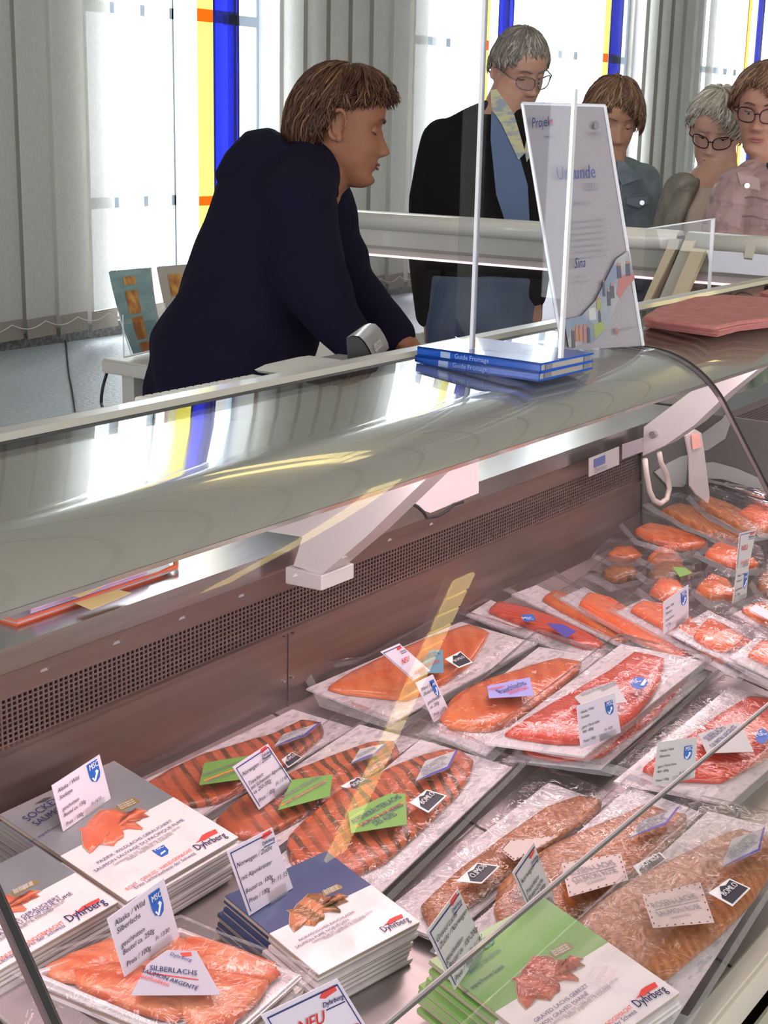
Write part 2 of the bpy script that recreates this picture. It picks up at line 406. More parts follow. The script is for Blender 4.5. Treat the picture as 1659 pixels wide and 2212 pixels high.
for k in range(n): fs.append((2 * k, 2 * k + 1, (2 * k + 3) % (2 * n), (2 * k + 2) % (2 * n)))
mesh_obj('ring_light', vs, fs, LAMPE, r)
G().tube([(6.05, 1.15, 2.95), (6.05, 1.15, 3.0)], .38, 32).obj('housing', LAMPB, r); G().tube([(6.05, 1.15, 3.0), (6.05, 1.15, 6.0)], .006, 6).obj('suspension_wire', STEEL, r)
# ------------------------------------------------------------------ radiator far behind
RADM = M('radiator_enamel', (.7, .7, .66), .4)
a = P(888, 722, z=.62); b = P(930, 716, z=.62)
r = root('radiator', 'cream ribbed radiator at the floor beside the man in jeans', 'radiator', (a.x, a.y, 0))
for k in range(9):
    G().tube([(a.x + (b.x - a.x + .25) * k / 8, a.y + (b.y - a.y) * k / 8, z) for z in (.08, .1, .6, .62)], [.012, .03, .03, .012], 8).obj('rib', RADM, r, smooth=True)
G().tube([(a.x - .05, a.y, .12), (b.x + .3, b.y, .12)], .018, 8).obj('pipe', RADM, r); G().tube([(a.x - .05, a.y, 0), (a.x - .05, a.y, .12)], .018, 8).obj('foot_pipe', RADM, r)
# ================================================================== DISPLAY COUNTER
X0, X1 = -.9, 3.40
ctr = root('display_counter', 'long refrigerated display counter with curved glass front and cream top', 'counter', (1.2, .75, 0))
GLOSSC = M('canopy_gloss', (.37, .345, .29), .18, 0, .8, coat=1)
def arc_profile(off=0.0, n=26):
    """flat top, round shoulder, straight slope: list of (y, z)"""
    R, yc, zc = .135, .785, 1.52 - .272 - .135
    T0 = math.radians(3.2); y0 = yc - R * math.sin(T0); z0 = zc + R * math.cos(T0)
    pts = [(.925, z0 + (.925 - y0) * math.tan(T0) + off), (.86, z0 + (.86 - y0) * math.tan(T0) + off)]
    A = math.atan(1.52)
    for k in range(n + 1):
        t = T0 + (A - T0) * k / n; pts.append((yc - (R + off) * math.sin(t), zc + (R + off) * math.cos(t)))
    return pts
pr = arc_profile(0)
A = math.atan(1.52)
def surf(pr, x0, x1, mat, name, parent, closed=False, nx=1):
    vs = []; fs = []; n = len(pr)
    for k in range(nx + 1):
        x = x0 + (x1 - x0) * k / nx; vs += [(x, y, z) for y, z in pr]
    for k in range(nx):
        for i in range(n - 1): fs.append((k * n + i, k * n + i + 1, (k + 1) * n + i + 1, (k + 1) * n + i))
    return mesh_obj(name, vs, fs, mat, parent, smooth=True)
# canopy: opaque glossy lid under the glass, ends at y ~ .69
can = [p for p in arc_profile(-.004, 60) if p[0] / (1.52 - p[1]) > 2.262]
o = surf(can, X0, X1, GLOSSC, 'canopy_top', ctr)
G().extr([(can[-1][0] + .0, can[-1][1] - .0005), (can[-1][0] + .004, can[-1][1] - .006), (.74, 1.195), (.90, 1.2), (.925, 1.215), (.925, 1.238), (.80, 1.238), (can[-1][0] + .02, can[-1][1] + .006)], X0, X1).obj('canopy_core', GLOSSC, ctr)
box('rail_shelf', (P(392, 860, y=.99).x, .978, 1.226), (P(850, 790, y=.99).x, 1.05, 1.234), CREAM, ctr)
# shelf lights under the canopy
GLOW = M('pink_shelf_tube', (1, .8, .82), .4, emit=(1, .72, .74), es=9)
G().tube([(X0 + .1, .80, 1.186), (X1 - .1, .80, 1.186)], .008, 8).obj('light_tube', GLOW, ctr)
LA = area('counter_light', (1.3, .80, 1.175), 3.6, .05, 5.0, (1, .74, .76), (0, .08, -1)); LA.data.shape = 'RECTANGLE'
LB = area('counter_light', (1.3, .70, 1.19), 3.6, .03, 3.0, (1, .76, .78), (0, -.45, -1))
# glass panels with dark gaskets between
full = arc_profile(0, 30) + [(.672 - .178 * k / 6, .333 and 1.187 - .2706 * k / 6) for k in range(1, 7)]
full = [(y, z + .0015) for y, z in full]
SEAMS = [-.73, .495, 1.72, 2.945]
for k in range(-1, 3):
    xa = -.73 if k == -1 else SEAMS[k]; 
    if k == -1: continue
    xb = SEAMS[k + 1] if k + 1 < len(SEAMS) else X1
    gp = surf(full, xa + .003, xb - .003, GLASS, 'glass_panel', ctr)
    ye, ze = full[-1]
    # ground lower edge and the two ground side edges
    GEDGE = M('glass_ground_edge', (.14, .15, .15), .1, .5, .8)
    G().extr([(ye - .002, ze - .003), (ye + .0016, ze - .003), (ye + .0016, ze + .0005), (ye - .002, ze + .0005)], xa + .003, xb - .003).obj('ground_edge', GEDGE, gp)
    for xx in (xa + .002, xb - .004):
        vs = []; 
        for y, z in full: vs += [(xx, y, z), (xx + .002, y, z), (xx + .002, y + .003, z - .003), (xx, y + .003, z - .003)]
        fs = []
        for i in range(len(full) - 1):
            for q in range(4): fs.append((4 * i + q, 4 * i + (q + 1) % 4, 4 * i + 4 + (q + 1) % 4, 4 * i + 4 + q))
        mesh_obj('side_edge', vs, fs, M('glass_side_edge', (.16, .12, .12), .3, .2), gp)
for xx in SEAMS[1:3]:
    vs = []
    for y, z in full[1:]: vs += [(xx - .0022, y, z + .001), (xx + .0022, y, z + .001), (xx + .0022, y + .004, z - .004), (xx - .0022, y + .004, z - .004)]
    fs = [(4 * i + q, 4 * i + (q + 1) % 4, 4 * i + 4 + (q + 1) % 4, 4 * i + 4 + q) for i in range(len(full) - 2) for q in range(4)]
    mesh_obj('gasket', vs, fs, RUBBER, ctr)
# lower fixed pane and customer ledge
box('lower_pane', (X0, .462, .70), (X1, .466, .90), GLASS, ctr)
LEDGE = M('cream_ledge', (.60, .55, .46), .35)
# top rail
rail = [(.974, 1.236), (.978, 1.250), (.972, 1.259), (.955, 1.263), (.936, 1.263), (.926, 1.257), (.925, 1.215), (.974, 1.215)]
o = G().extr(rail, X0, X1).obj('top_rail', M('rail_plastic', (.60, .57, .50), .33, coat=.2), ctr); fixn(o)
G().extr([(.921, 1.2575), (.928, 1.2585), (.928, 1.2455), (.921, 1.2455)], X0, X1).obj('rail_seal', RUBBER, ctr)
# worktop and rear wall of the cold well
WT = 1.037
box('worktop', (X0, 1.02, WT - .004), (2.42, 1.45, WT), STEEL, ctr)
box('worktop_lip', (X0, 1.016, WT - .024), (2.42, 1.02, WT + .001), STEEL, ctr)
box('worktop_lip', (2.44, 1.005, WT - .03), (X1, 1.02, WT + .001), STEEL, ctr); box('worktop', (2.44, 1.02, WT - .004), (X1, 1.45, WT), STEEL, ctr)
PSTEEL = M('well_steel', (.31, .225, .205), .33, .8, noise_mix=(2.5, (.24, .17, .155), .3, .7, (1, 30, 30)))
box('well_back_upper', (X0, 1.022, .985), (X1, 1.03, WT - .024), PSTEEL, ctr)
zt, zb = .985, .938
box('air_duct', (X0, 1.045, zb), (X1, 1.05, zt), M('duct_dark', (.012, .01, .012), .8), ctr)
g = G(); nr = 9; ph = (zt - zb) / nr
for k in range(nr + 1): g.box((X0, 1.0215, zb + k * ph - .0009), (X1, 1.0225, zb + k * ph + .0009))
x = X0
while x < X1: g.box((x, 1.0212, zb), (x + .0024, 1.0226, zt)); x += .0066
g.obj('perforated_grille', PSTEEL, ctr, kind='stuff')
box('well_back_lower', (X0, 1.018, .80), (X1, 1.03, zb), PSTEEL, ctr)
box('grille_trim', (X0, 1.014, zb - .004), (X1, 1.018, zb), PSTEEL, ctr)
for (px, py) in ((611, 1376), (631, 1368), (611, 1471), (629, 1462)):
    q = P(px, py, y=1.017); G().tube([(q.x, 1.018, q.z), (q.x, 1.014, q.z)], [.0022, .0015], 10).obj('rivet', STEEL, ctr)
q = P(622, 1400, y=1.0178); box('well_joint', (q.x - .0006, 1.0174, .80), (q.x + .0006, 1.018, zb), RUBBER, ctr)
# sloping deck, its shelf plates, front nosing
DECKM = M('deck_steel', (.42, .38, .37), .32, .75, noise_mix=(2, (.34, .31, .31), .3, .7, (20, 1, 20)))
for k, (a, b) in enumerate(((X0, .62), (.625, 1.25), (1.255, 1.88), (1.885, 2.5), (2.505, X1))):
    G().prism([(a, .43, deckz(.43) - .004), (a, 1.018, deckz(1.018) - .004), (a, 1.018, deckz(1.018)), (a, .43, deckz(.43))], (b - a, 0, 0)).obj('deck_plate', DECKM, ctr)
LEDM = M('ledge_cream', (.66, .60, .52), .4)
box('front_nosing', (X0, .405, .69), (X1, .43, .735), LEDM, ctr, bevel=.004)
box('front_ledge', (X0, .12, .66), (X1, .40, .69), M('ledge_top', (.58, .54, .46), .4), ctr, bevel=.006)
box('front_panel', (X0, .2, .0), (X1, .24, .66), CREAM, ctr)
box('rear_panel', (X0, 1.3, .0), (X1, 1.34, WT - .004), CREAM, ctr)
box('well_floor', (X0, .24, .5), (X1, 1.3, .52), PSTEEL, ctr)
box('left_end_panel', (X0 - .04, .2, 0), (X0, 1.34, .98), CREAM, ctr)
# ------------------------------------------------------------------ brackets carrying the canopy
BRK = M('bracket_grey', (.56, .53, .53), .38, .2)
q = P(695, 1262, y=.945); XB = q.x
fp = [P(*p, x=XB) for p in ((616, 1225), (695, 1244), (695, 1277), (616, 1261))]
br = G().prism(fp, (.062, 0, 0)).obj('bracket_foot', BRK, ctr); bev(br, .001, 1)
arm = [P(*p, x=XB + .006) for p in ((563, 1146), (653, 1160), (634, 1222), (694, 1242), (790, 1160), (925, 1030), (985, 972), (930, 960), (760, 1050))]
G().prism(arm, (.045, 0, 0)).obj('bracket_arm', BRK, ctr)
q = P(1437, 959, y=.96); X2 = q.x
arm = [P(*p, x=X2) for p in ((1391, 922), (1489, 848), (1535, 820), (1600, 770), (1660, 745), (1690, 770), (1637, 798), (1572, 850), (1500, 918), (1437, 962), (1388, 985))]
G().prism(arm, (.05, 0, 0)).obj('bracket_arm', M('bracket_light', (.68, .63, .64), .35, .2), ctr)
q = P(1413, 938, x=X2 - .001); G().tube([q, q - Vector((.008, 0, 0))], .006, 12).obj('screw', STEEL, ctr)
# ================================================================== SECOND COUNTER (across the end)
XF = 3.42; ZF = 1.278
fc = root('serving_counter', 'second glazed serving counter with cream rails in front of the customers', 'counter', (XF + .3, 1.9, 0))
def ybox(name, y0, y1, x0, x1, z0, z1, mat, bevel=0, parent=fc): return box(name, (x0, y0, z0), (x1, y1, z1), mat, parent, bevel=bevel)
RT = M('far_rail', (.70, .68, .62), .3, coat=.3)
ysp = P(1470, 500, x=XF).y
YE = 2.6
for (ya, yb) in ((ysp + .012, YE), (.99, ysp - .012)):
    g = G(); n = 14; vs = []
    for k in range(n): 
        t = 2 * math.pi * k / n; vs.append((XF + .03 + .03 * math.cos(t), ya, ZF - .028 + .026 * math.sin(t)))
    g.prism(vs, (0, yb - ya, 0)); o = g.obj('top_rail', RT, fc, smooth=False)
    for p in o.data.polygons: p.use_smooth = len(p.vertices) == 4
    ybox('canopy_back', ya, yb, XF + .035, XF + .05, ZF - .1, ZF - .05, M('far_band', (.52, .50, .45), .3, coat=.4))
    ybox('canopy_trim', ya, yb, XF + .03, XF + .048, ZF - .106, ZF - .1, M('far_trim', (.30, .28, .26), .4))
    ybox('canopy_lip', ya, yb, XF + .045, XF + .25, ZF - .125, ZF - .108, M('far_lip', (.60, .52, .50), .35))
    ybox('light_tube', ya, yb, XF + .044, XF + .056, ZF - .131, ZF - .125, M('far_tube', (1, .8, .82), .4, emit=(1, .66, .66), es=1.3))
ybox('rail_joint', ysp - .012, ysp + .012, XF + .01, XF + .05, ZF - .09, ZF - .015, RUBBER)
prf = [(XF + .25, ZF - .11), (XF + .29, ZF - .2), (XF + .33, .95), (XF + .34, .7)]
vs = []; 
for y in (.99, YE): vs += [(x, y, z) for x, z in prf]
mesh_obj('front_glass', vs, [(i, i + 1, 5 + i, 4 + i) for i in range(3)], mat_thin('far_glass', (.82, .77, .80), gain=1.6), fc, smooth=True)
ybox('worktop', .99, YE, XF, XF + .1, .885, .9, STEEL); ybox('body_rear', .99, YE, XF - .02, XF, 0, .885, CREAM); ybox('body_front', .99, YE, XF + .34, XF + .36, 0, .7, CREAM)
ybox('deck_plate', .99, YE, XF + .02, XF + .34, .68, .69, DECKM)
vs = [(XF + .02, YE, .69), (XF + .34, YE, .69), (XF + .33, YE, .95), (XF + .29, YE, ZF - .2), (XF + .25, YE, ZF - .11), (XF + .02, YE, ZF - .11)]
mesh_obj('side_glass', vs, [(0, 1, 2, 3, 4, 5)], mat_thin('side_glass', (.9, .93, .92), gain=1.3), fc)
BEI = M('beige_strut', (.80, .66, .43), .45); BEI2 = M('grey_beige_strut', (.62, .58, .47), .45)
def strut(pts, x, th, mat, name='strut'):
    return G().prism([P(a, b, x=x) for a, b in pts], (th, 0, 0)).obj(name, mat, fc)
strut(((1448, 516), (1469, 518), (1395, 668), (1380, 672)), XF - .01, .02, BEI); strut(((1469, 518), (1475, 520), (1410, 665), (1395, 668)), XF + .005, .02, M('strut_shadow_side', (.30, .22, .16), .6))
strut(((1477, 520), (1500, 522), (1444, 655), (1418, 660)), XF - .01, .02, BEI2)
strut(((1494, 536), (1524, 540), (1480, 640), (1446, 650)), XF - .03, .02, BEI)
strut(((1445, 516), (1468, 517), (1462, 539), (1440, 537)), XF - .015, .01, BEI2, 'strut_cap'); strut(((1477, 520), (1501, 521), (1490, 545), (1470, 542)), XF - .02, .01, BEI, 'strut_cap')
# white sheet clipped under the far rail
r = root('paper_sheet', 'long white paper strip hanging under the far counter rail at right', 'paper', P(1590, 595, x=XF - .05))
G().prism([P(a, b, x=XF - .05) for a, b in ((1526, 540), (1606, 546), (1607, 560), (1625, 562), (1628, 548), (1700, 556), (1700, 600), (1536, 586))], (.001, 0, 0)).obj('sheet', M('sheet_white', (.80, .80, .86), .6), r)
G().prism([P(a, b, x=XF - .055) for a, b in ((1612, 528), (1632, 530), (1625, 558), (1607, 556))], (.004, 0, 0)).obj('clip', BEI2, r)
# small acrylic guard by the beige struts
r = root('acrylic_guard', 'small clear acrylic guard standing before the beige struts', 'guard', P(1530, 640, x=2.9))
xg = 2.9
G().prism([P(a, b, x=xg) for a, b in ((1395, 494), (1543, 471), (1530, 640), (1385, 660))], (.003, 0, 0)).obj('panel', ACRYL, r)
G().prism([P(a, b, x=xg - .001) for a, b in ((1395, 493), (1543, 471), (1542, 474), (1395, 496))], (.004, 0, 0)).obj('top_edge', ACEDGE, r)
G().prism([P(a, b, x=xg - .001) for a, b in ((1536, 473), (1544, 472), (1533, 640), (1527, 640))], (.004, 0, 0)).obj('side_edge', ACEDGE, r)
# ================================================================== SMALL TABLE WITH BROCHURES
TZ = .80; c0 = P(217, 774, z=TZ)
TM = M('table_grey', (.55, .53, .48), .4)
r = root('side_table', 'grey side table behind the woman carrying two brochure stands', 'table', (c0.x + .5, c0.y - .3, 0))
tl = .6; tw = .55
box('tabletop', (c0.x, c0.y - tw, TZ - .045), (c0.x + tl, c0.y, TZ), TM, r, bevel=.006)
box('edge_rail', (c0.x + .01, c0.y - tw + .01, TZ), (c0.x + tl - .01, c0.y - tw + .03, TZ + .006), TM, r)
for (dx, dy) in ((.04, -.1), (tl - .12, -.1), (.04, -tw + .04), (tl - .12, -tw + .04)):
    box('leg', (c0.x + dx, c0.y + dy, 0), (c0.x + dx + .075, c0.y + dy + .05, TZ - .045), TM, r)
dr = box('drawer', (c0.x + .15, c0.y - tw + .06, TZ - .17), (c0.x + .45, c0.y - .05, TZ - .047), M('drawer_white', (.66, .68, .70), .4), r)
box('drawer_runner', (c0.x + .13, c0.y - tw + .05, TZ - .18), (c0.x + .15, c0.y - .05, TZ - .047), RUBBER, r)
TEAL = M('brochure_teal', (.22, .36, .38), .35, noise_mix=(8, (.32, .48, .50), .4, .6, (1, 1, 3))); BGREY = M('brochure_grey', (.50, .46, .42), .4)
PIC = M('brochure_photo', (.42, .14, .03), .4, noise_mix=(30, (.75, .42, .12), .4, .6, (1, 1, .4)))
def brochure(label, quad, mat, yb, pics, grp):
    tl_, tr_, br_, bl_ = quad
    bl = P(*bl_, z=TZ + .01); br = P(*br_, z=TZ + .01)
    nrm = (br - bl).cross(Vector((0, 0, 1))).normalized(); nrm = (nrm + Vector((0, 0, .28)) * (1 if nrm.dot(FWD) < 0 else -1)).normalized()
    pl = (bl, nrm)
    TLv, TRv = PP(*tl_, pl), PP(*tr_, pl)
    r = root('brochure_stand', label, 'brochure', (bl + br) / 2, grp)
    vs = []; fs = []; n = 8
    bk = Vector((FWD.x, FWD.y, 0)).normalized()
    for k in range(n + 1):
        t = k / n; cv = bk * (.05 * t * t - .02 * math.sin(t * 3.1))
        vs += [bl.lerp(TLv, t) + cv, br.lerp(TRv, t) + cv]
    for k in range(n): fs.append((2 * k, 2 * k + 1, 2 * k + 3, 2 * k + 2))
    o = mesh_obj('front_page', vs, fs, mat, r, smooth=True)
    vs2 = [Vector(v) + bk * .035 for v in vs]
    o2 = mesh_obj('brochure_stack', vs + vs2, [tuple(18 + i for i in f) for f in fs] + [(2 * k, 2 * k + 2, 20 + 2 * k, 18 + 2 * k) for k in range(n)] + [(2 * k + 1, 2 * k + 3, 21 + 2 * k - 0, 19 + 2 * k) for k in range(n)], M('brochure_side', (.36, .44, .5), .5), r)
    for (u0, u1, v0, v1) in pics:
        vv = []; 
        for q in range(5):
            t = v0 + (v1 - v0) * q / 4; cv = bk * (.05 * t * t - .02 * math.sin(t * 3.1) - .003)
            a_ = bl.lerp(TLv, t); b_ = br.lerp(TRv, t); vv += [a_.lerp(b_, u0) + cv, a_.lerp(b_, u1) + cv]
        mesh_obj('printed_picture', vv, [(2 * q, 2 * q + 1, 2 * q + 3, 2 * q + 2) for q in range(4)], PIC, r)
    wv = (br - bl)
    f0 = bl - bk * .03; f1 = br - bk * .03
    G().prism([f0, f1, f1.lerp(TRv - bk * .03, .38), f0.lerp(TLv - bk * .03, .38)], bk * .003).obj('acrylic_pocket', ACRYL, r)
    G().tube([f0, f0.lerp(TLv, .4), f0.lerp(TLv, .75) + bk * .04], .0025, 6).obj('pocket_edge', ACEDGE, r)
    G().tube([f0 - wv * .25, f0 - wv * .25 + Vector((0, 0, .13))], .0025, 6).tube([f0 - wv * .25, f0, f1], .0025, 6).obj('base_edge', ACEDGE, r)
    return r
b1 = brochure('teal fish brochure in a clear stand on the side table', ((228, 591), (318, 583), (352, 750), (288, 765)), TEAL, 0, ((.32, .62, .83, .93), (.30, .62, .48, .76), (.30, .62, .16, .44), (.3, .62, 0, .12)), 'brochures on the side table')
b2 = brochure('grey brochure half hidden behind the woman in the navy hoodie', ((333, 581), (420, 574), (445, 722), (378, 735)), BGREY, 0, ((.25, .6, .6, .9),), 'brochures on the side table')
CAB = M('black_cable', (.03, .03, .035), .5)
def cable(label, pts, rad, grp=None):
    g = G(); P_ = []
    for i in range(len(pts) - 1):
        for q in range(6):
            t = q / 6; a = Vector(pts[max(i - 1, 0)]); b = Vector(pts[i]); c = Vector(pts[i + 1]); d = Vector(pts[min(i + 2, len(pts) - 1)])
            P_.append(.5 * ((2 * b) + (c - a) * t + (2 * a - 5 * b + 4 * c - d) * t * t + (3 * b - a - 3 * c + d) * t ** 3))
    P_.append(Vector(pts[-1])); g.tube(P_, rad, 6)
    return tag(g.obj('cable', CAB, None, smooth=True, loc=pts[-1]), label, 'cable', grp)
fl = lambda x, y: P(x, y, z=.008)
cable('thin black cable on the stone floor, the left one running up to the window', [fl(136, 722), fl(143, 742), fl(149, 800), fl(158, 850), fl(166, 905), fl(168, 930)], .009)
cable('thin black cable hanging by the table leg', [P(231, 806, y=c0.y), P(222, 838, y=c0.y - .02), P(219, 870, y=c0.y), P(226, 900, y=c0.y), P(228, 960, z=.01)], .005)
# ================================================================== PEOPLE
def remesh(name, g, mat, parent, voxel, smooth=3, fac=.5, disp=None):
    me = bpy.data.meshes.new('tmp'); me.from_pydata([tuple(v) for v in g.v], [], g.f); me.update()
    bm = bmesh.new(); bm.from_mesh(me); bmesh.ops.recalc_face_normals(bm, faces=bm.faces[:]); bm.to_mesh(me); bm.free()
    o = bpy.data.objects.new('tmp', me); COL.objects.link(o)
    r = o.modifiers.new('r', 'REMESH'); r.mode = 'VOXEL'; r.voxel_size = voxel; r.adaptivity = 0
    if smooth: s = o.modifiers.new('s', 'SMOOTH'); s.factor = fac; s.iterations = smooth
    dg = bpy.context.evaluated_depsgraph_get(); dg.update(); ev = o.evaluated_get(dg)
    m2 = bpy.data.meshes.new_from_object(ev)
    vs = [v.co.copy() for v in m2.vertices]; nr = [v.normal.copy() for v in m2.vertices]; fs = [tuple(p.vertices) for p in m2.polygons]
    if disp: vs = [v + n * disp(v) for v, n in zip(vs, nr)]
    bpy.data.objects.remove(o); bpy.data.meshes.remove(me); bpy.data.meshes.remove(m2)
    return mesh_obj(name, vs, fs, mat, parent, smooth=True)
def skin(name, col, c2): return M(name, col, .5, spec=.4, noise_mix=(14, c2, .35, .7, (1, 1, 1)), bump=(220, .12, .002))
HLV = [(-.118, .050, .015, .012), (-.115, .070, .010, .026), (-.106, .084, -.010, .036), (-.095, .088, -.03, .043), (-.078, .083, -.05, .051), (-.066, .087, -.06, .055), (-.054, .088, -.07, .059),
       (-.038, .088, -.08, .064), (-.02, .086, -.088, .068), (.0, .083, -.094, .071), (.02, .084, -.097, .073), (.04, .088, -.1, .0745), (.06, .087, -.1, .074), (.08, .079, -.095, .069), (.097, .062, -.08, .057), (.109, .038, -.055, .04), (.116, .01, -.025, .018)]
def lerp(a, b, t): return a + (b - a) * t
def hsec(z):
    for i in range(len(HLV) - 1):
        if HLV[i][0] <= z <= HLV[i + 1][0]:
            t = (z - HLV[i][0]) / (HLV[i + 1][0] - HLV[i][0]); return [lerp(HLV[i][k], HLV[i + 1][k], t) for k in (1, 2, 3)]
    return list(HLV[-1][1:]) if z > 0 else list(HLV[0][1:])
def gs(x, m, s): return math.exp(-((x - m) / s) ** 2)
def head_geo(g, H, nose=1.0, jowl=0.0, nz=56, na=72):
    vs = []; fs = []
    zs = [-.118 + .234 * (0.5 - .5 * math.cos(math.pi * k / (nz - 1))) * 1.0 for k in range(nz)]
    for z in zs:
        yf, yb, w = hsec(z); w += jowl * gs(z, -.07, .03)
        cy = (yf + yb) / 2; ry = (yf - yb) / 2
        for k in range(na):
            th = 2 * math.pi * k / na; cx_, sy = math.cos(th), math.sin(th)
            e = .86
            x = w * math.copysign(abs(cx_) ** e, cx_); y = cy + ry * math.copysign(abs(sy) ** (.92 if sy > 0 else 1), sy)
            if sy > 0:
                ax = abs(x)
                nb = gs(x, 0, .0085 + .009 * gs(z, -.034, .016)) * (.028 * nose * max(0, 1 - abs(z + .034) / .052) ** .85 if z > -.034 else .028 * nose * max(0, 1 - (-.034 - z) / .013))
                nb += .008 * gs(ax, .013, .006) * gs(z, -.036, .007) * nose
                y += nb
                y -= .011 * gs(ax, .031, .017) * gs(z, .010, .013)
                y += .004 * gs(ax, .03, .022) * gs(z, .032, .008)
                y += .005 * gs(ax, .036, .017) * gs(z, -.026, .016)
                y += .0055 * gs(x, 0, .018) * (gs(z, -.059, .0045) + 1.0 * gs(z, -.070, .005))
                y -= .003 * gs(x, 0, .022) * gs(z, -.0645, .0025)
                y -= .004 * gs(x, 0, .03) * gs(z, -.081, .006)
                y += .005 * gs(x, 0, .016) * gs(z, -.096, .01)
                y -= .0025 * gs(ax, .034 + (-.04 - z) * .3, .006) * gs(z, -.055, .02)
            vs.append(H(x, y, z))
    for j in range(nz - 1):
        for k in range(na): fs.append((j * na + k, j * na + (k + 1) % na, (j + 1) * na + (k + 1) % na, (j + 1) * na + k))
    fs.append(tuple(range(na))[::-1]); fs.append(tuple((nz - 1) * na + k for k in range(na)))
    g.add(vs, fs)
def head_r(dx, dy, dz):
    return 1 / math.sqrt((dx / .079) ** 2 + (dy / (.096 if dy > 0 else .1)) ** 2 + (dz / (.121 if dz > 0 else .125)) ** 2)
def hair_make(parent, H, mats, front=52, side=92, back=128, thick=.014, n=900, length=55, sweep=0.0, quiff=0.0, curl=.0, seed=1, width=.0034, back_pow=1.0, sideburn=0):
    rnd = random.Random(seed)
    def tmax(ph):
        a = abs(((ph + 180) % 360) - 180)
        if a < 70: return lerp(front, side, (a / 70) ** 1.5)
        if a < 100: return side + sideburn * (1 - abs(a - 80) / 20 if a < 100 else 0)
        return lerp(side, back, min(1, ((a - 100) / 45)) ** back_pow)
    def pos(ph, th, t):
        a = math.radians(ph); b = math.radians(th)
        dx, dy, dz = math.sin(a) * math.sin(b), math.cos(a) * math.sin(b), math.cos(b)
        r = head_r(dx, dy, dz) + t
        return H(dx * r, dy * r - .006, dz * r + .002)
    vs = []; fs = []; nt, na = 16, 48
    for k in range(na):
        ph = 360 * k / na
        for j in range(nt + 1):
            th = tmax(ph) * j / nt
            t = thick * (.55 + .45 * math.sin(math.pi * min(1, j / nt * 1.05))) * (1 if j < nt else .0)
            t += .0035 * noise.noise(Vector((ph * .07 + seed, th * .05, 0)))
            if abs(((ph + 180) % 360) - 180) < 60: t += quiff * .6 * math.sin(math.pi * j / nt)
            vs.append(pos(ph, th, t))
    for k in range(na):
        for j in range(nt): fs.append((k * (nt + 1) + j, k * (nt + 1) + j + 1, ((k + 1) % na) * (nt + 1) + j + 1, ((k + 1) % na) * (nt + 1) + j))
    cap = mesh_obj('hair', vs, fs, mats[0], parent, smooth=True)
    g = G(); mi = []
    for i in range(n):
        ph = rnd.uniform(0, 360); tm = tmax(ph); th0 = rnd.uniform(2, max(5, tm - 12)); L = rnd.uniform(.6, 1.1) * length
        th1 = min(th0 + L, tm + rnd.uniform(-4, 9)); sw = sweep + rnd.uniform(-14, 14); ff = abs(((ph + 180) % 360) - 180) < 70
        lift = thick * rnd.uniform(.7, 1.25); q = 7; pts = []; cu = rnd.uniform(-1, 1) * curl
        for j in range(q):
            t = j / (q - 1)
            hh = lift * (.75 + .35 * math.sin(math.pi * t)) + (quiff * t * rnd.uniform(.7, 1.15) if ff else 0) + cu * t * t
            pts.append(pos(ph + sw * t + 4 * math.sin(t * 5 + i), lerp(th0, th1, t), hh))
        k0 = len(g.f); g.tube(pts, [width * (.5 + .8 * math.sin(math.pi * min(1, .15 + t * .8 / (q - 1)))) if t < q - 1 else width * .15 for t in range(q)], 4)
        c = rnd.random(); mi += [0 if c < .48 else (1 if c < .84 else 2)] * (len(g.f) - k0)
    o = g.obj('hair_strands', mats, parent, smooth=True, kind='stuff')
    for p, k in zip(o.data.polygons, mi): p.material_index = k
    return cap
def frame(c, yaw, pitch, roll, sc):
    """yaw: 0 looks at the camera, + turns towards image right; pitch down positive"""
    back = Vector((-FWD.x, -FWD.y, 0)).normalized(); rt = Vector((RIGHT.x, RIGHT.y, 0)).normalized()
    y = math.radians(yaw); f = back * math.cos(y) + rt * math.sin(y); u = Vector((0, 0, 1)); s = f.cross(u).normalized()
    p = math.radians(pitch); f2 = f * math.cos(p) - u * math.sin(p); u2 = u * math.cos(p) + f * math.sin(p)
    q = math.radians(roll); s2 = s * math.cos(q) + u2 * math.sin(q); u3 = u2 * math.cos(q) - s * math.sin(q)
    return (lambda x, yy, z: c + (s2 * x + f2 * yy + u3 * z) * sc), f2, u3, s2
EYEW = M('eye_white', (.5, .47, .44), .3); IRIS = M('iris_dark', (.04, .03, .02), .1); LASH = M('lash_dark', (.03, .02, .02), .6)
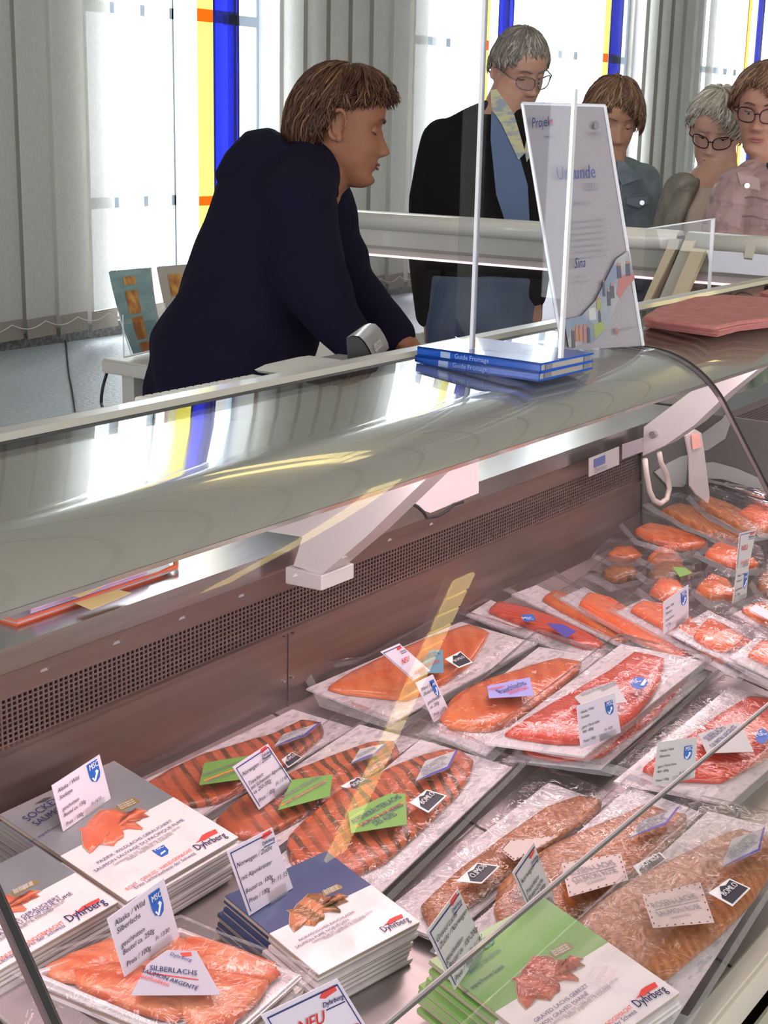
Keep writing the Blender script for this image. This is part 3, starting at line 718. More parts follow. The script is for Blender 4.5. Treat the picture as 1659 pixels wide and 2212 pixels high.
def face_parts(parent, H, hair_m, lip_m, skin_m, sc, glasses=None, lids=.6, round_=True, ring=None):
    for sx in (-1, 1):
        c = H(sx * .031, .0625, .008)
        ax = [H(1, 0, 0) - H(0, 0, 0), H(0, 1, 0) - H(0, 0, 0), H(0, 0, 1) - H(0, 0, 0)]
        e = G().ell(c, [a * .0118 for a in ax], 16, 10).obj('eye', EYEW, parent, smooth=True)
        G().ell(H(sx * .031, .0665, .0035), [ax[0] * .0058, ax[1] * .0084, ax[2] * .0058], 12, 8).obj('iris', IRIS, e, smooth=True)
        # upper lid lowered over the eye, as when looking down
        vs = []; fs = []; n = 8; mm = 6
        for j in range(mm + 1):
            t0 = -34 + (1 - lids) * 62; t = math.radians(t0 + (75 - t0) * j / mm)
            for k in range(n + 1):
                a = math.radians(-105 + 210 * k / n); r = .0133
                vs.append(H(sx * .031 + r * math.sin(a) * math.cos(t * .6), .0625 + r * math.cos(a) * math.cos(t), .008 + r * math.sin(t) * (.55 + .45 * math.cos(a))))
        for j in range(mm):
            for k in range(n): fs.append((j * (n + 1) + k, j * (n + 1) + k + 1, (j + 1) * (n + 1) + k + 1, (j + 1) * (n + 1) + k))
        mesh_obj('eyelid', vs, fs, skin_m, parent, smooth=True)
        G().tube([Vector(v) + ax[1] * .0008 for v in vs[:n + 1]], .0011 * sc, 5).obj('eyelashes', LASH, e)
        G().tube([H(sx * x, y, z) for x, y, z in ((.013, .0885, .028), (.024, .0885, .0325), (.036, .084, .0335), (.047, .076, .029))], [.0018 * sc, .0026 * sc, .0024 * sc, .001 * sc], 6).obj('eyebrow', hair_m, parent, smooth=True)
    up = [H(x, .0925 - 9 * x * x + .001, -.0608 + (.0012 if 0 < abs(x) < .008 else 0) - 3 * x * x) for x in [q * .0045 for q in range(-5, 6)]]
    lo = [H(x, .0925 - 9 * x * x, -.0688 + 6 * x * x) for x in [q * .0042 for q in range(-5, 6)]]
    G().tube(up, [sc * .0004 + sc * .0028 * math.sin(math.pi * k / 10) for k in range(11)], 6).obj('upper_lip', lip_m, parent, smooth=True)
    G().tube(lo, [sc * .0004 + sc * .0034 * math.sin(math.pi * k / 10) for k in range(11)], 6).obj('lower_lip', lip_m, parent, smooth=True)
    if glasses:
        gr = None
        for sx in (-1, 1):
            pts = []
            for k in range(25):
                t = 2 * math.pi * k / 24; cx_, sz = math.cos(t), math.sin(t); ee = .75
                px = math.copysign(abs(cx_) ** ee, cx_) * .0265; pz = math.copysign(abs(sz) ** ee, sz) * .0195
                X = sx * .033 + px; pts.append(H(X, .108 - 2.2 * X * X * 3, .003 + pz + (.002 * sx * cx_)))
            gr = G().tube(pts, .0019 * sc, 6).obj('glasses_rim', glasses, parent, smooth=True) 
            mesh_obj('lens', pts[:-1], [tuple(range(24))], mat_thin('spectacle_lens', (.9, .9, .92), gain=2.2), gr)
            G().tube([H(sx * .058, .088, .008), H(sx * .074, .07, .010), H(sx * .083, .0, .012), H(sx * .081, -.02, .004)], .002 * sc, 6).obj('glasses_arm', glasses, parent, smooth=True)
        G().tube([H(-.009, .108, .006), H(0, .111, .009), H(.009, .108, .006)], .0022 * sc, 6).obj('glasses_bridge', glasses, parent, smooth=True)
def ears(g, H, ring=None, parent=None):
    for sx in (-1, 1):
        ax = [H(1, 0, 0) - H(0, 0, 0), H(0, 1, 0) - H(0, 0, 0), H(0, 0, 1) - H(0, 0, 0)]
        pts = []
        for k in range(13):
            t = math.radians(-100 + 290 * k / 12); pts.append(H(sx * (.083 + .006 * math.sin(t * .5) ** 2), -.012 - .0165 * math.cos(t) , .003 + .031 * math.sin(t)))
        g.tube(pts, [.0045 + .0012 * math.sin(k) for k in range(13)], 8)
        g.ell(H(sx * .075, -.012, .0), [ax[0] * .006, ax[1] * .015, ax[2] * .027], 12, 8)
        g.ell(H(sx * .078, -.004, -.024), [ax[0] * .005, ax[1] * .008, ax[2] * .011], 10, 8)
        g.ell(H(sx * .078, -.001, -.004), [ax[0] * .005, ax[1] * .004, ax[2] * .007], 8, 6)
def hand(g, wrist, dirv, palmn, sc=1.0, curl=.35):
    """palm, four fingers and a thumb leaving the side of the palm"""
    d = Vector(dirv).normalized(); n = Vector(palmn); n = (n - d * n.dot(d)).normalized(); s = d.cross(n)
    w = Vector(wrist); S = sc
    g.loft([(w - d * .02 * S, s * .024 * S, n * .017 * S), (w + d * .02 * S, s * .030 * S, n * .016 * S), (w + d * .055 * S, s * .038 * S, n * .014 * S), (w + d * .085 * S, s * .037 * S, n * .012 * S)], 16)
    for k, (off, L) in enumerate(((-.029, .062), (-.0105, .074), (.009, .070), (.027, .056))):
        p = w + d * .078 * S + s * off * S; pts = [p]; a = 0
        for q, fr in enumerate((.45, .3, .25)):
            a += curl * (.7 + .3 * q); dd = d * math.cos(a) + n * math.sin(a); p = p + dd * L * fr * S; pts.append(p)
        g.tube(pts, [.0092 * S, .0085 * S, .0076 * S, .0055 * S], 8)
    p = w + d * .02 * S - s * .026 * S; pts = [p, p + (d * .6 - s * .75 + n * .25).normalized() * .032 * S, p + (d * .8 - s * .55 + n * .35).normalized() * .062 * S, p + (d * .95 - s * .4 + n * .45).normalized() * .085 * S]
    g.tube(pts, [.013 * S, .0115 * S, .0095 * S, .006 * S], 8)
def limb(g, pts, rs, n=14):
    P_ = []; R_ = []
    for i in range(len(pts) - 1):
        for q in range(5): t = q / 5; P_.append(Vector(pts[i]).lerp(Vector(pts[i + 1]), t)); R_.append(lerp(rs[i], rs[i + 1], t))
    P_.append(Vector(pts[-1])); R_.append(rs[-1]); g.tube(P_, R_, n)
    for p, r_ in ((P_[0], R_[0]), (P_[-1], R_[-1])): g.ell(p, [Vector((r_, 0, 0)), Vector((0, r_, 0)), Vector((0, 0, r_))], 14, 10)
RT_ = Vector((RIGHT.x, RIGHT.y, 0)).normalized(); BK_ = Vector((FWD.x, FWD.y, 0)).normalized()
def section(px, py, d, hw_px, dep, tilt=0, yaw=0):
    c = D(px, py, d); y = math.radians(yaw)
    a = (RT_ * math.cos(y) + BK_ * math.sin(y)); b = (BK_ * math.cos(y) - RT_ * math.sin(y))
    t = math.radians(tilt); a = a * math.cos(t) - Vector((0, 0, 1)) * math.sin(t)
    return (c, a * (hw_px * d / F_), b * dep)
def trap(g, neck, shoulders, r0=.045, r1=.062):
    for q in shoulders: limb(g, [neck, Vector(neck).lerp(Vector(q), .5) + Vector((0, 0, .006)), q], [r0, (r0 + r1) / 2, r1])
def shrink(secs, k): return [(c, a * k, b * k) for c, a, b in secs]
def legs(hip, hipw, facing, trouser_r=.085, z0=None):
    """two leg polylines from hip centre down to the floor"""
    out = []
    side = Vector((-facing.y, facing.x, 0)).normalized()
    for s in (-1, 1):
        h = hip + side * s * hipw; k = Vector((h.x, h.y, hip.z * .52)) + facing * .02 + side * s * .01; a = Vector((h.x, h.y, .08)) - facing * .02 + side * s * .02
        out.append((h, k, a))
    return out
SHOEM = M('dark_shoe', (.03, .03, .035), .4)
def shoes(parent, lg, facing):
    for h, k, a in lg:
        s = Vector((-facing.y, facing.x, 0)).normalized(); a0 = Vector((a.x, a.y, 0))
        g = G(); secs = []
        for t, w_, hh in ((-.07, .03, .035), (-.04, .04, .05), (.02, .04, .05), (.08, .048, .035), (.14, .047, .028), (.18, .03, .02)):
            secs.append((a0 + facing * t + Vector((0, 0, hh + .002)), s * w_, Vector((0, 0, hh))))
        g.loft(secs, 14).obj('shoe', SHOEM, parent, smooth=True)
# ---------------------------------------------------------------- 1 saleswoman bending over the worktop
def saleswoman():
    d = 2.95; sk = skin('skin_warm', (.25, .095, .048), (.29, .12, .065))
    hip = D(470, 850, d); r = root('person', 'woman in a navy hoodie with short brown hair, bending forward over the counter', 'person', (hip.x, hip.y, 0))
    H, f, u, s = frame(D(738, 277, d - .02), 93, 10, 2, .93)
    g = G(); head_geo(g, H, nose=1.0, jowl=.004); ears(g, H)
    fc_ = Vector((RT_.x, RT_.y, 0)).normalized()
    neck = [D(738, 325, d), D(700, 365, d), D(650, 400, d)]
    limb(g, neck, [.056, .062, .085]); g.ell(D(760, 350, d - .005), [RT_ * .05, BK_ * .035, Vector((0, 0, .035))])
    tor = [section(610, 345, d + .0, 70, .10, 28), section(600, 420, d, 118, .165, 25), section(590, 500, d, 138, .185, 20), section(560, 590, d, 150, .185, 14), section(530, 670, d, 160, .19, 8), section(505, 750, d, 172, .20, 2), section(490, 830, d, 180, .21, 0), section(490, 930, d, 170, .20), section(492, 1010, d, 150, .18)]
    g.loft(shrink(tor, .8))
    side = -BK_
    sh = [D(655, 440, d - .17), D(668, 600, d - .21), D(792, 742, d - .12), D(850, 760, d - .1)]
    arms = []
    near = [D(640, 440, d - .15), D(668, 590, d - .19), D(720, 690, d - .17), D(800, 775, d - .14)]
    far = [D(690, 440, d + .15), D(740, 590, d + .16), D(800, 670, d + .10), D(868, 738, d + .05)]
    limb(g, near, [.05, .042, .036, .028]); limb(g, far, [.05, .042, .034, .026])
    hand(g, far[-1] + RT_ * .01, (far[-1] - far[-2]) + Vector((0, 0, -.03)), Vector((0, 0, -1)), .95, .3)
    hand(g, near[-1], (near[-1] - near[-2]), Vector((0, 0, -1)), .95, .3)
    lg = legs(D(492, 960, d), .09, fc_)
    for h, k, a in lg: limb(g, [h, k, a], [.085, .055, .04])
    for h, k, a in lg: g.loft([(Vector((a.x, a.y, .035)) + fc_ * t, Vector((-fc_.y, fc_.x, 0)) * .03, Vector((0, 0, .03))) for t in (-.05, 0, .06, .12)], 12)
    remesh('body', g, sk, r, .0034, 2)
    NV = M('navy_knit', (.0075, .006, .019), .95, spec=.15, bump=(9, .5, .02))
    g = G(); 
    def fold(v): return .008 * noise.noise(v * 7) + .006 * math.sin(v.z * 42 + 6 * noise.noise(v * 5)) * max(0, noise.noise(v * 3.1) + .3)
    body = [section(628, 322, d, 62, .10, 32)] + [section(606, 385, d, 112, .155, 30), section(598, 450, d, 140, .19, 24), section(587, 520, d, 150, .195, 20), section(566, 600, d, 158, .195, 14), section(540, 670, d, 165, .2, 8), section(512, 740, d, 178, .21, 4), section(497, 800, d, 176, .215, 1), section(492, 870, d, 170, .215), section(492, 960, d, 160, .2)]
    g.loft(body, 28)
    limb(g, [near[0] + BK_ * .03 + Vector((0, 0, -.02)), near[1], near[2], near[2].lerp(near[3], .75)], [.082, .068, .054, .044]); trap(g, D(668, 352, d), (near[0], far[0]), .06, .075); limb(g, far[:2] + [far[2], far[2].lerp(far[3], .8)], [.075, .062, .05, .04])
    sw = remesh('sweater', g, NV, r, .007, 6, .5, disp=fold)
    # hood lying on the upper back and neckline band
    g = G()
    g.loft([section(640, 318, d, 70, .11, 36), section(585, 345, d, 80, .13, 48), section(520, 372, d, 52, .12, 52), section(478, 392, d, 22, .07, 56)], 22)
    limb(g, [D(655, 322, d - .07), D(692, 342, d - .085), D(716, 380, d - .085), D(722, 420, d - .08)], [.016, .014, .013, .011])
    remesh('hood', g, NV, r, .006, 5)
    
    g = G(); JN = M('dark_trousers', (.02, .02, .03), .8)
    for h, k, a in lg: limb(g, [h + Vector((0, 0, .05)), k, a], [.12, .075, .06])
    g.loft(shrink([section(492, 900, d, 165, .2), section(492, 1000, d, 150, .18)], .95)); remesh('trousers', g, JN, r, .01, 3); shoes(r, lg, fc_)
    hm = [M('hair_brown', (.085, .034, .018), .5, spec=.3), M('hair_dark_brown', (.045, .018, .010), .5, spec=.3), M('hair_blond_streak', (.17, .085, .035), .45, spec=.4)]
    hair_make(r, H, hm, front=50, side=62, back=146, thick=.015, n=2200, length=70, sweep=8, quiff=.020, seed=3, width=.0021, back_pow=.55, curl=.012)
    face_parts(r, H, hm[0], M('lips_a', (.22, .06, .04), .45), sk, .93, lids=1.0)
    return r
saleswoman()
# ---------------------------------------------------------------- 2 man
def man():
    d = 4.75; sk = skin('skin_ruddy', (.52, .26, .18), (.58, .33, .25))
    r0 = D(1040, 620, d); r = root('person', 'grey haired man in a dark jacket and blue jeans looking down behind the far counter', 'person', (r0.x, r0.y, 0))
    H, f, u, s = frame(D(1122, 152, d), 28, 24, -4, 1.06)
    g = G(); head_geo(g, H, nose=1.1); ears(g, H)
    limb(g, [D(1105, 190, d), D(1085, 240, d), D(1070, 290, d)], [.062, .066, .09])
    fc_ = (-BK_ * .8 + RT_ * .6).normalized()
    tor = [section(1070, 262, d, 70, .10), section(1060, 300, d, 130, .13), section(1050, 380, d, 140, .15), section(1045, 460, d, 132, .15), section(1045, 560, d, 125, .14), section(1045, 640, d, 125, .15), section(1045, 700, d, 120, .14)]
    g.loft(shrink(tor, .85))
    la = [D(958, 305, d), D(925, 430, d + .02), D(918, 560, d), D(926, 680, d - .02)]; ra = [D(1140, 305, d), D(1158, 420, d + .02), D(1160, 540, d - .02), D(1150, 640, d - .06)]
    limb(g, la, [.05, .045, .036, .028]); limb(g, ra, [.05, .045, .036, .028])
    hand(g, la[-1], Vector((0.02, 0, -1)), RT_, 1.05); hand(g, ra[-1], ra[-1] - ra[-2], Vector((0, 0, -1)), 1.05)
    lg = legs(D(1045, 700, d), .10, fc_)
    for h, k, a in lg: limb(g, [h, k, a], [.085, .055, .04]); g.loft([(Vector((a.x, a.y, .035)) + fc_ * t, Vector((-fc_.y, fc_.x, 0)) * .03, Vector((0, 0, .03))) for t in (-.05, 0, .06, .12)], 12)
    remesh('body', g, sk, r, .0055, 2)
    DK = M('dark_jacket', (.008, .006, .007), .95, spec=.15, bump=(12, .4, .02))
    g = G(); g.loft([section(1070, 248, d, 60, .10)] + tor[1:6], 24); trap(g, D(1080, 235, d), (la[0], ra[0]))
    limb(g, la, [.075, .066, .056, .046]); limb(g, ra, [.075, .066, .056, .046])
    remesh('jacket', g, DK, r, .009, 5, disp=lambda v: .004 * noise.noise(v * 8))
    # blue shirt front and pale checked collar
    SB = M('shirt_reflect_blue', (.10, .15, .27), .8); CK = M('checked_collar', (.55, .52, .30), .8, noise_mix=(25, (.30, .33, .38), .45, .6, (1, 1, 3)))
    def strip(name, pts, mat, off):
        G().prism([D(a, b, d - off) for a, b in pts], BK_ * .012).obj(name, mat, r)
    strip('shirt_front', ((1062, 240), (1085, 262), (1120, 330), (1140, 400), (1145, 500), (1100, 505), (1072, 420), (1060, 300)), SB, .19)
    strip('collar', ((1060, 195), (1072, 192), (1110, 245), (1135, 330), (1120, 345), (1085, 270), (1062, 235)), CK, .195); strip('collar', ((1158, 225), (1165, 245), (1155, 320), (1138, 350), (1133, 325), (1145, 260)), CK, .19)
    g = G(); JN = M('blue_jeans', (.085, .135, .22), .85, noise_mix=(6, (.16, .24, .34), .4, .7, (1, 1, 1)))
    g.loft([section(1045, 590, d, 128, .16), section(1045, 680, d, 128, .165), section(1045, 740, d, 115, .15)], 20)
    for h, k, a in lg: limb(g, [h, k, a + Vector((0, 0, -.03))], [.11, .08, .07])
    remesh('jeans', g, JN, r, .01, 3, disp=lambda v: .005 * noise.noise(v * 9)); shoes(r, lg, fc_)
    hm = [M('hair_grey', (.26, .23, .19), .6), M('hair_dark_grey', (.15, .13, .11), .6), M('hair_silver', (.45, .42, .37), .5)]
    hair_make(r, H, hm, front=46, side=78, back=112, thick=.009, n=900, length=40, seed=5, width=.0026)
    face_parts(r, H, hm[1], M('lips_b', (.40, .15, .12), .5), sk, 1.06, glasses=M('thin_metal_frame', (.25, .22, .2), .3, .8), lids=.85)
man()
# ---------------------------------------------------------------- 3 denim jacket
def denim():
    d = 4.95; sk = skin('skin_tan', (.46, .23, .15), (.52, .29, .2))
    r0 = D(1330, 620, d); r = root('person', 'woman in a grey blue denim jacket with short brown hair behind the certificate', 'person', (r0.x, r0.y, 0))
    H, f, u, s = frame(D(1322, 262, d), 8, 18, 3, 1.09)
    g = G(); head_geo(g, H, .95); ears(g, H)
    limb(g, [D(1320, 300, d), D(1318, 345, d), D(1315, 380, d)], [.052, .055, .075])
    fc_ = -BK_
    tor = [section(1318, 352, d, 50, .09), section(1318, 385, d, 84, .12), section(1322, 440, d, 100, .14), section(1325, 520, d, 98, .14), section(1325, 620, d, 100, .14), section(1325, 700, d, 102, .15)]
    g.loft(shrink(tor, .82))
    ra = [D(1388, 395, d), D(1400, 480, d), D(1398, 580, d - .03), D(1392, 660, d - .08)]; la = [D(1250, 395, d), D(1240, 480, d), D(1242, 580, d - .03), D(1248, 660, d - .08)]
    for a_ in (ra, la): limb(g, a_, [.045, .04, .033, .026]); hand(g, a_[-1], a_[-1] - a_[-2], Vector((0, 0, -1)), .95)
    lg = legs(D(1325, 700, d), .09, fc_)
    for h, k, a in lg: limb(g, [h, k, a], [.08, .05, .038]); g.loft([(Vector((a.x, a.y, .035)) + fc_ * t, Vector((-fc_.y, fc_.x, 0)) * .03, Vector((0, 0, .03))) for t in (-.05, 0, .06, .12)], 12)
    remesh('body', g, sk, r, .006, 2)
    DM = M('grey_denim', (.14, .18, .225), .85, noise_mix=(18, (.22, .26, .31), .4, .7, (1, 1, 1)), bump=(25, .5, .01)); SE = M('denim_seam', (.17, .20, .24), .8)
    g = G(); g.loft([section(1318, 350, d, 46, .085)] + tor[1:5], 24); trap(g, D(1318, 352, d), (la[0], ra[0]), .04, .056)
    for a_ in (ra, la): limb(g, a_[:3] + [a_[2].lerp(a_[3], .8)], [.066, .060, .05, .042])
    remesh('denim_jacket', g, DM, r, .007, 3, disp=lambda v: .003 * noise.noise(v * 14))
    def strip(name, pts, mat, off, th=.008): return G().prism([D(a, b, d - off) for a, b in pts], BK_ * th).obj(name, mat, r)
    strip('collar', ((1335, 345), (1350, 350), (1385, 385), (1345, 400), (1332, 380)), DM, .15, .02); strip('collar', ((1300, 345), (1288, 352), (1262, 385), (1296, 400), (1306, 380)), DM, .15, .02)
    pf = strip('pocket_flap', ((1352, 426), (1398, 420), (1401, 438), (1380, 449), (1354, 440)), DM, .150, .006)
    G().tube([D(a, b, d - .152) for a, b in ((1352, 426), (1398, 420), (1401, 438), (1380, 449), (1354, 440))], .0022, 5).obj('stitching', SE, pf)
    G().tube([D(1387, 438, d - .158), D(1387, 438, d - .152)], .008, 12).obj('metal_button', STEEL, pf)
    G().tube([D(1342, 398, d - .15), D(1345, 470, d - .155), D(1344, 520, d - .15)], .003, 6).obj('front_placket', SE, r)
    g = G()
    for h, k, a in lg: limb(g, [h, k, a], [.105, .07, .055])
    g.loft(shrink([section(1325, 640, d, 100, .14), section(1325, 720, d, 100, .15)], 1.0)); remesh('trousers', g, M('grey_trousers', (.1, .1, .11), .85), r, .012, 3); shoes(r, lg, fc_)
    hm = [M('hair_chestnut', (.20, .105, .06), .5), M('hair_chestnut_dark', (.11, .055, .035), .5), M('hair_chestnut_light', (.36, .22, .13), .5)]
    hair_make(r, H, hm, front=47, side=98, back=126, thick=.017, n=1000, length=60, seed=8, sweep=10, width=.003)
    face_parts(r, H, hm[0], M('lips_c', (.36, .12, .10), .5), sk, 1, lids=.75)
denim()
# ---------------------------------------------------------------- 4 white hair, round glasses
def white_hair():
    d = 4.6; sk = skin('skin_rosy', (.56, .30, .22), (.62, .38, .3))
    r0 = D(1530, 620, d); r = root('person', 'white haired woman with round dark glasses and grey cardigan over a beige top', 'person', (r0.x, r0.y, 0))
    H, f, u, s = frame(D(1549, 283, d), -22, 22, 5, 1.0)
    g = G(); head_geo(g, H, .95, jowl=.006); ears(g, H)
    limb(g, [D(1552, 320, d), D(1553, 360, d), D(1550, 395, d)], [.055, .058, .08])
    fc_ = (-BK_ * .9 - RT_ * .4).normalized()
    tor = [section(1550, 360, d, 55, .09), section(1545, 400, d, 92, .12), section(1535, 450, d, 104, .15), section(1528, 520, d, 106, .16), section(1528, 620, d, 108, .16), section(1528, 700, d, 108, .16)]
    g.loft(shrink(tor, .82))
    la = [D(1474, 418, d), D(1452, 485, d), D(1440, 570, d - .05), D(1480, 620, d - .15)]; ra = [D(1620, 400, d), D(1640, 480, d), D(1640, 570, d - .05), D(1600, 620, d - .15)]
    for a_ in (ra, la): limb(g, a_, [.045, .04, .033, .026]); hand(g, a_[-1], a_[-1] - a_[-2], Vector((0, 0, -1)), .95)
    lg = legs(D(1528, 700, d), .09, fc_)
    for h, k, a in lg: limb(g, [h, k, a], [.08, .05, .038]); g.loft([(Vector((a.x, a.y, .035)) + fc_ * t, Vector((-fc_.y, fc_.x, 0)) * .03, Vector((0, 0, .03))) for t in (-.05, 0, .06, .12)], 12)
    remesh('body', g, sk, r, .006, 2)
    g = G(); g.loft([section(1545, 402, d - .02, 50, .11)] + [(c - BK_ * .02, a * .86, b * 1.0) for c, a, b in tor[2:5]], 24)
    remesh('top', g, M('beige_top', (.52, .43, .36), .85, bump=(20, .3, .01)), r, .008, 3)
    CG = M('grey_cardigan', (.20, .185, .165), .85, noise_mix=(9, (.30, .28, .24), .4, .65, (3, 3, 1)), bump=(16, .7, .012))
    for sgn, a_ in ((-1, la), (1, ra)):
        g = G(); limb(g, a_[:3] + [a_[2].lerp(a_[3], .8)], [.066, .06, .05, .042])
        g.loft([section(1550 + sgn * 40, 372, d + .02, 14, .06), section(1545 + sgn * 72, 412, d, 28, .13), section(1532 + sgn * 84, 470, d, 26, .15), section(1528 + sgn * 86, 560, d, 26, .16), section(1528 + sgn * 86, 640, d, 26, .16)], 20)
        remesh('cardigan_side', g, CG, r, .007, 3, disp=lambda v: .004 * noise.noise(v * 13))
    g = G()
    for h, k, a in lg: limb(g, [h, k, a], [.105, .07, .055])
    g.loft([section(1528, 640, d, 104, .15), section(1528, 720, d, 100, .15)]); remesh('trousers', g, M('black_trousers', (.03, .03, .035), .85), r, .012, 3); shoes(r, lg, fc_)
    hm = [M('hair_white', (.56, .53, .46), .6), M('hair_white_shade', (.36, .33, .28), .6), M('hair_white_light', (.75, .72, .66), .5)]
    hair_make(r, H, hm, front=39, side=84, back=122, thick=.018, n=900, length=50, sweep=25, seed=11, width=.003, quiff=.006, curl=.006)
    face_parts(r, H, hm[1], M('lips_d', (.30, .08, .07), .5), sk, 1, glasses=M('dark_red_frame', (.035, .012, .018), .25), lids=.55)
white_hair()
# ---------------------------------------------------------------- 5 pink quilted jacket
def pink():
    d = 4.3; sk = skin('skin_pinkish', (.50, .24, .17), (.58, .31, .24))
    r0 = D(1660, 620, d); r = root('person', 'woman in a pink quilted jacket with angular dark glasses at the right edge', 'person', (r0.x, r0.y, 0))
    H, f, u, s = frame(D(1652, 242, d), -24, 8, 3, 1.04)
    g = G(); head_geo(g, H, 1.0); ears(g, H)
    limb(g, [D(1660, 290, d), D(1664, 345, d), D(1662, 390, d)], [.055, .058, .08])
    fc_ = (-BK_ * .9 - RT_ * .4).normalized()
    tor = [section(1664, 350, d, 60, .09), section(1660, 385, d, 105, .13), section(1656, 450, d, 115, .15), section(1652, 530, d, 118, .16), section(1650, 620, d, 120, .16), section(1650, 700, d, 118, .16)]
    g.loft(shrink(tor, .82))
    la = [D(1598, 418, d - .02), D(1570, 490, d - .03), D(1572, 580, d - .08), D(1615, 620, d - .18)]; ra = [D(1755, 400, d), D(1775, 500, d), D(1765, 600, d - .08), D(1720, 640, d - .15)]
    for a_ in (ra, la): limb(g, a_, [.045, .04, .033, .026]); hand(g, a_[-1], a_[-1] - a_[-2], Vector((0, 0, -1)), .95)
    lg = legs(D(1650, 700, d), .09, fc_)
    for h, k, a in lg: limb(g, [h, k, a], [.08, .05, .038]); g.loft([(Vector((a.x, a.y, .035)) + fc_ * t, Vector((-fc_.y, fc_.x, 0)) * .03, Vector((0, 0, .03))) for t in (-.05, 0, .06, .12)], 12)
    remesh('body', g, sk, r, .006, 2)
    PK = M('pink_quilt', (.45, .295, .30), .45, bump=(45, .8, .008))
    def quilt(v):
        k = abs(math.sin(v.z * 50 + .25 * math.sin(v.x * 11)))
        return .013 * k ** .32 - .011 + .004 * (1 - k) * math.sin(v.x * 160 + 5 * noise.noise(v * 9)) + .002 * noise.noise(v * 40)
    g = G(); g.loft([section(1664, 330, d + .02, 34, .07), section(1666, 350, d + .01, 52, .09), section(1670, 385, d, 84, .135), section(1668, 450, d, 104, .165), section(1662, 530, d, 112, .175), section(1650, 620, d, 126, .175), section(1650, 670, d, 122, .17)], 28)
    for a_ in (la, ra): limb(g, a_[:3] + [a_[2].lerp(a_[3], .8)], [.078, .074, .064, .052])
    trap(g, D(1664, 345, d), (la[0], ra[0]), .04, .062)
    remesh('quilted_jacket', g, PK, r, .0055, 2, disp=quilt)
    SEAM = M('pink_seam', (.33, .20, .185), .7)
    for cx_, py, hw, dp in ((1668, 425, 98, .160), (1666, 465, 106, .168), (1663, 510, 112, .176), (1660, 556, 116, .178), (1656, 602, 120, .178)):
        c_, a_, b_ = section(cx_, py, d, hw, dp)
        G().tube([c_ + a_ * math.cos(t) * 1.0 - b_ * abs(math.sin(t)) * 1.0 + Vector((0, 0, .004 * math.sin(9 * t))) for t in [math.pi * q / 24 for q in range(25)]], .0022, 5).obj('quilt_seam', SEAM, r, smooth=True)
    G().prism([D(a, b, d - .19) for a, b in ((1592, 372), (1640, 385), (1643, 412), (1600, 402))], BK_ * .012).obj('pocket_flap', PK, r)
    G().tube([D(1614, 401, d - .205), D(1614, 401, d - .185)], .008, 12).obj('snap_button', STEEL, r)
    g = G(); g.loft([section(1668, 350, d - .05, 20, .09), section(1676, 420, d - .05, 24, .14), section(1676, 560, d - .05, 22, .15)]); remesh('blouse', g, M('patterned_blouse', (.55, .52, .48), .8, noise_mix=(26, (.05, .03, .05), .5, .56, (1, 1, 1))), r, .008, 3)
    g = G()
    for h, k, a in lg: limb(g, [h, k, a], [.11, .07, .055])
    g.loft([section(1650, 640, d, 112, .15), section(1650, 720, d, 110, .15)]); remesh('trousers', g, M('blue_trousers', (.06, .07, .12), .85), r, .012, 3); shoes(r, lg, fc_)
    hm = [M('hair_auburn', (.24, .12, .075), .5), M('hair_auburn_dark', (.13, .06, .04), .5), M('hair_auburn_light', (.40, .24, .15), .5)]
    hair_make(r, H, hm, front=44, side=88, back=124, thick=.018, n=900, length=55, sweep=18, seed=15, width=.003, quiff=.008)
    face_parts(r, H, hm[1], M('lips_e', (.45, .15, .13), .5), sk, 1.04, glasses=M('burgundy_frame', (.06, .012, .018), .25), lids=.45)
pink()
# ================================================================== THINGS ON THE CANOPY AND RAIL
ZC = 1.2495
def planez(z): return (Vector((0, 0, z)), Vector((0, 0, 1)))
BLUEB = M('book_blue', (.002, .085, .50), .2, coat=.35); PAGES = M('book_pages', (.42, .38, .33), .7)
def book(label, pts, z0, th, grp):
    """pts: spine-left, spine-right, page-side far corner in pixels at the underside"""
    a = P(*pts[0], z=z0); b = P(*pts[1], z=z0); c = P(*pts[2], z=z0)
    e = (b - a).normalized(); wv = (c - b); wv = wv - e * wv.dot(e); up = Vector((0, 0, 1))
    r = root('book', label, 'book', (a + b + wv) / 2 * 1.0, grp)
    L = (b - a)
    G().prism([a, b, b + wv, a + wv], up * .0022).obj('back_cover', BLUEB, r)
    G().prism([a + up * (th - .0022), b + up * (th - .0022), b + wv + up * (th - .0022), a + wv + up * (th - .0022)], up * .0022).obj('front_cover', BLUEB, r)
    G().prism([a, b, b + wv.normalized() * .0025, a + wv.normalized() * .0025], up * th).obj('spine', BLUEB, r)
    n = wv.normalized()
    G().prism([a + n * .003 + e * .002 + up * .0022, b + n * .003 - e * .001 + up * .0022, b + wv - n * .003 - e * .001 + up * .0022, a + wv - n * .003 + e * .002 + up * .0022], up * (th - .0044)).obj('page_block', PAGES, r)
    for q in (.10, .82):
        c0_ = b + wv * q + up * th * .25; G().prism([c0_, c0_ + wv * .12, c0_ + wv * .12 + up * th * .5, c0_ + up * th * .5], e * .0004).obj('page_print', GREYP, r)
    text('Guide Fromage', a + L * .32 + up * th * .3, a + L * .6 + up * th * .3, up, M('pale_print', (.35, .45, .7), .5), r, 1.0)
    G().prism([a + L * .2 + up * th * .18, a + L * .28 + up * th * .18, a + L * .28 + up * th * .82, a + L * .2 + up * th * .82], -n * .0003).obj('spine_emblem', M('pale_print', (.35, .45, .7), .5), r)
    return r, a, b, wv
bk2, a2, b2, w2 = book('lower of the two blue books stacked on the counter top', ((896, 787), (1163, 825), (1262, 795)), ZC + .001, .0105, 'blue books on the counter top')
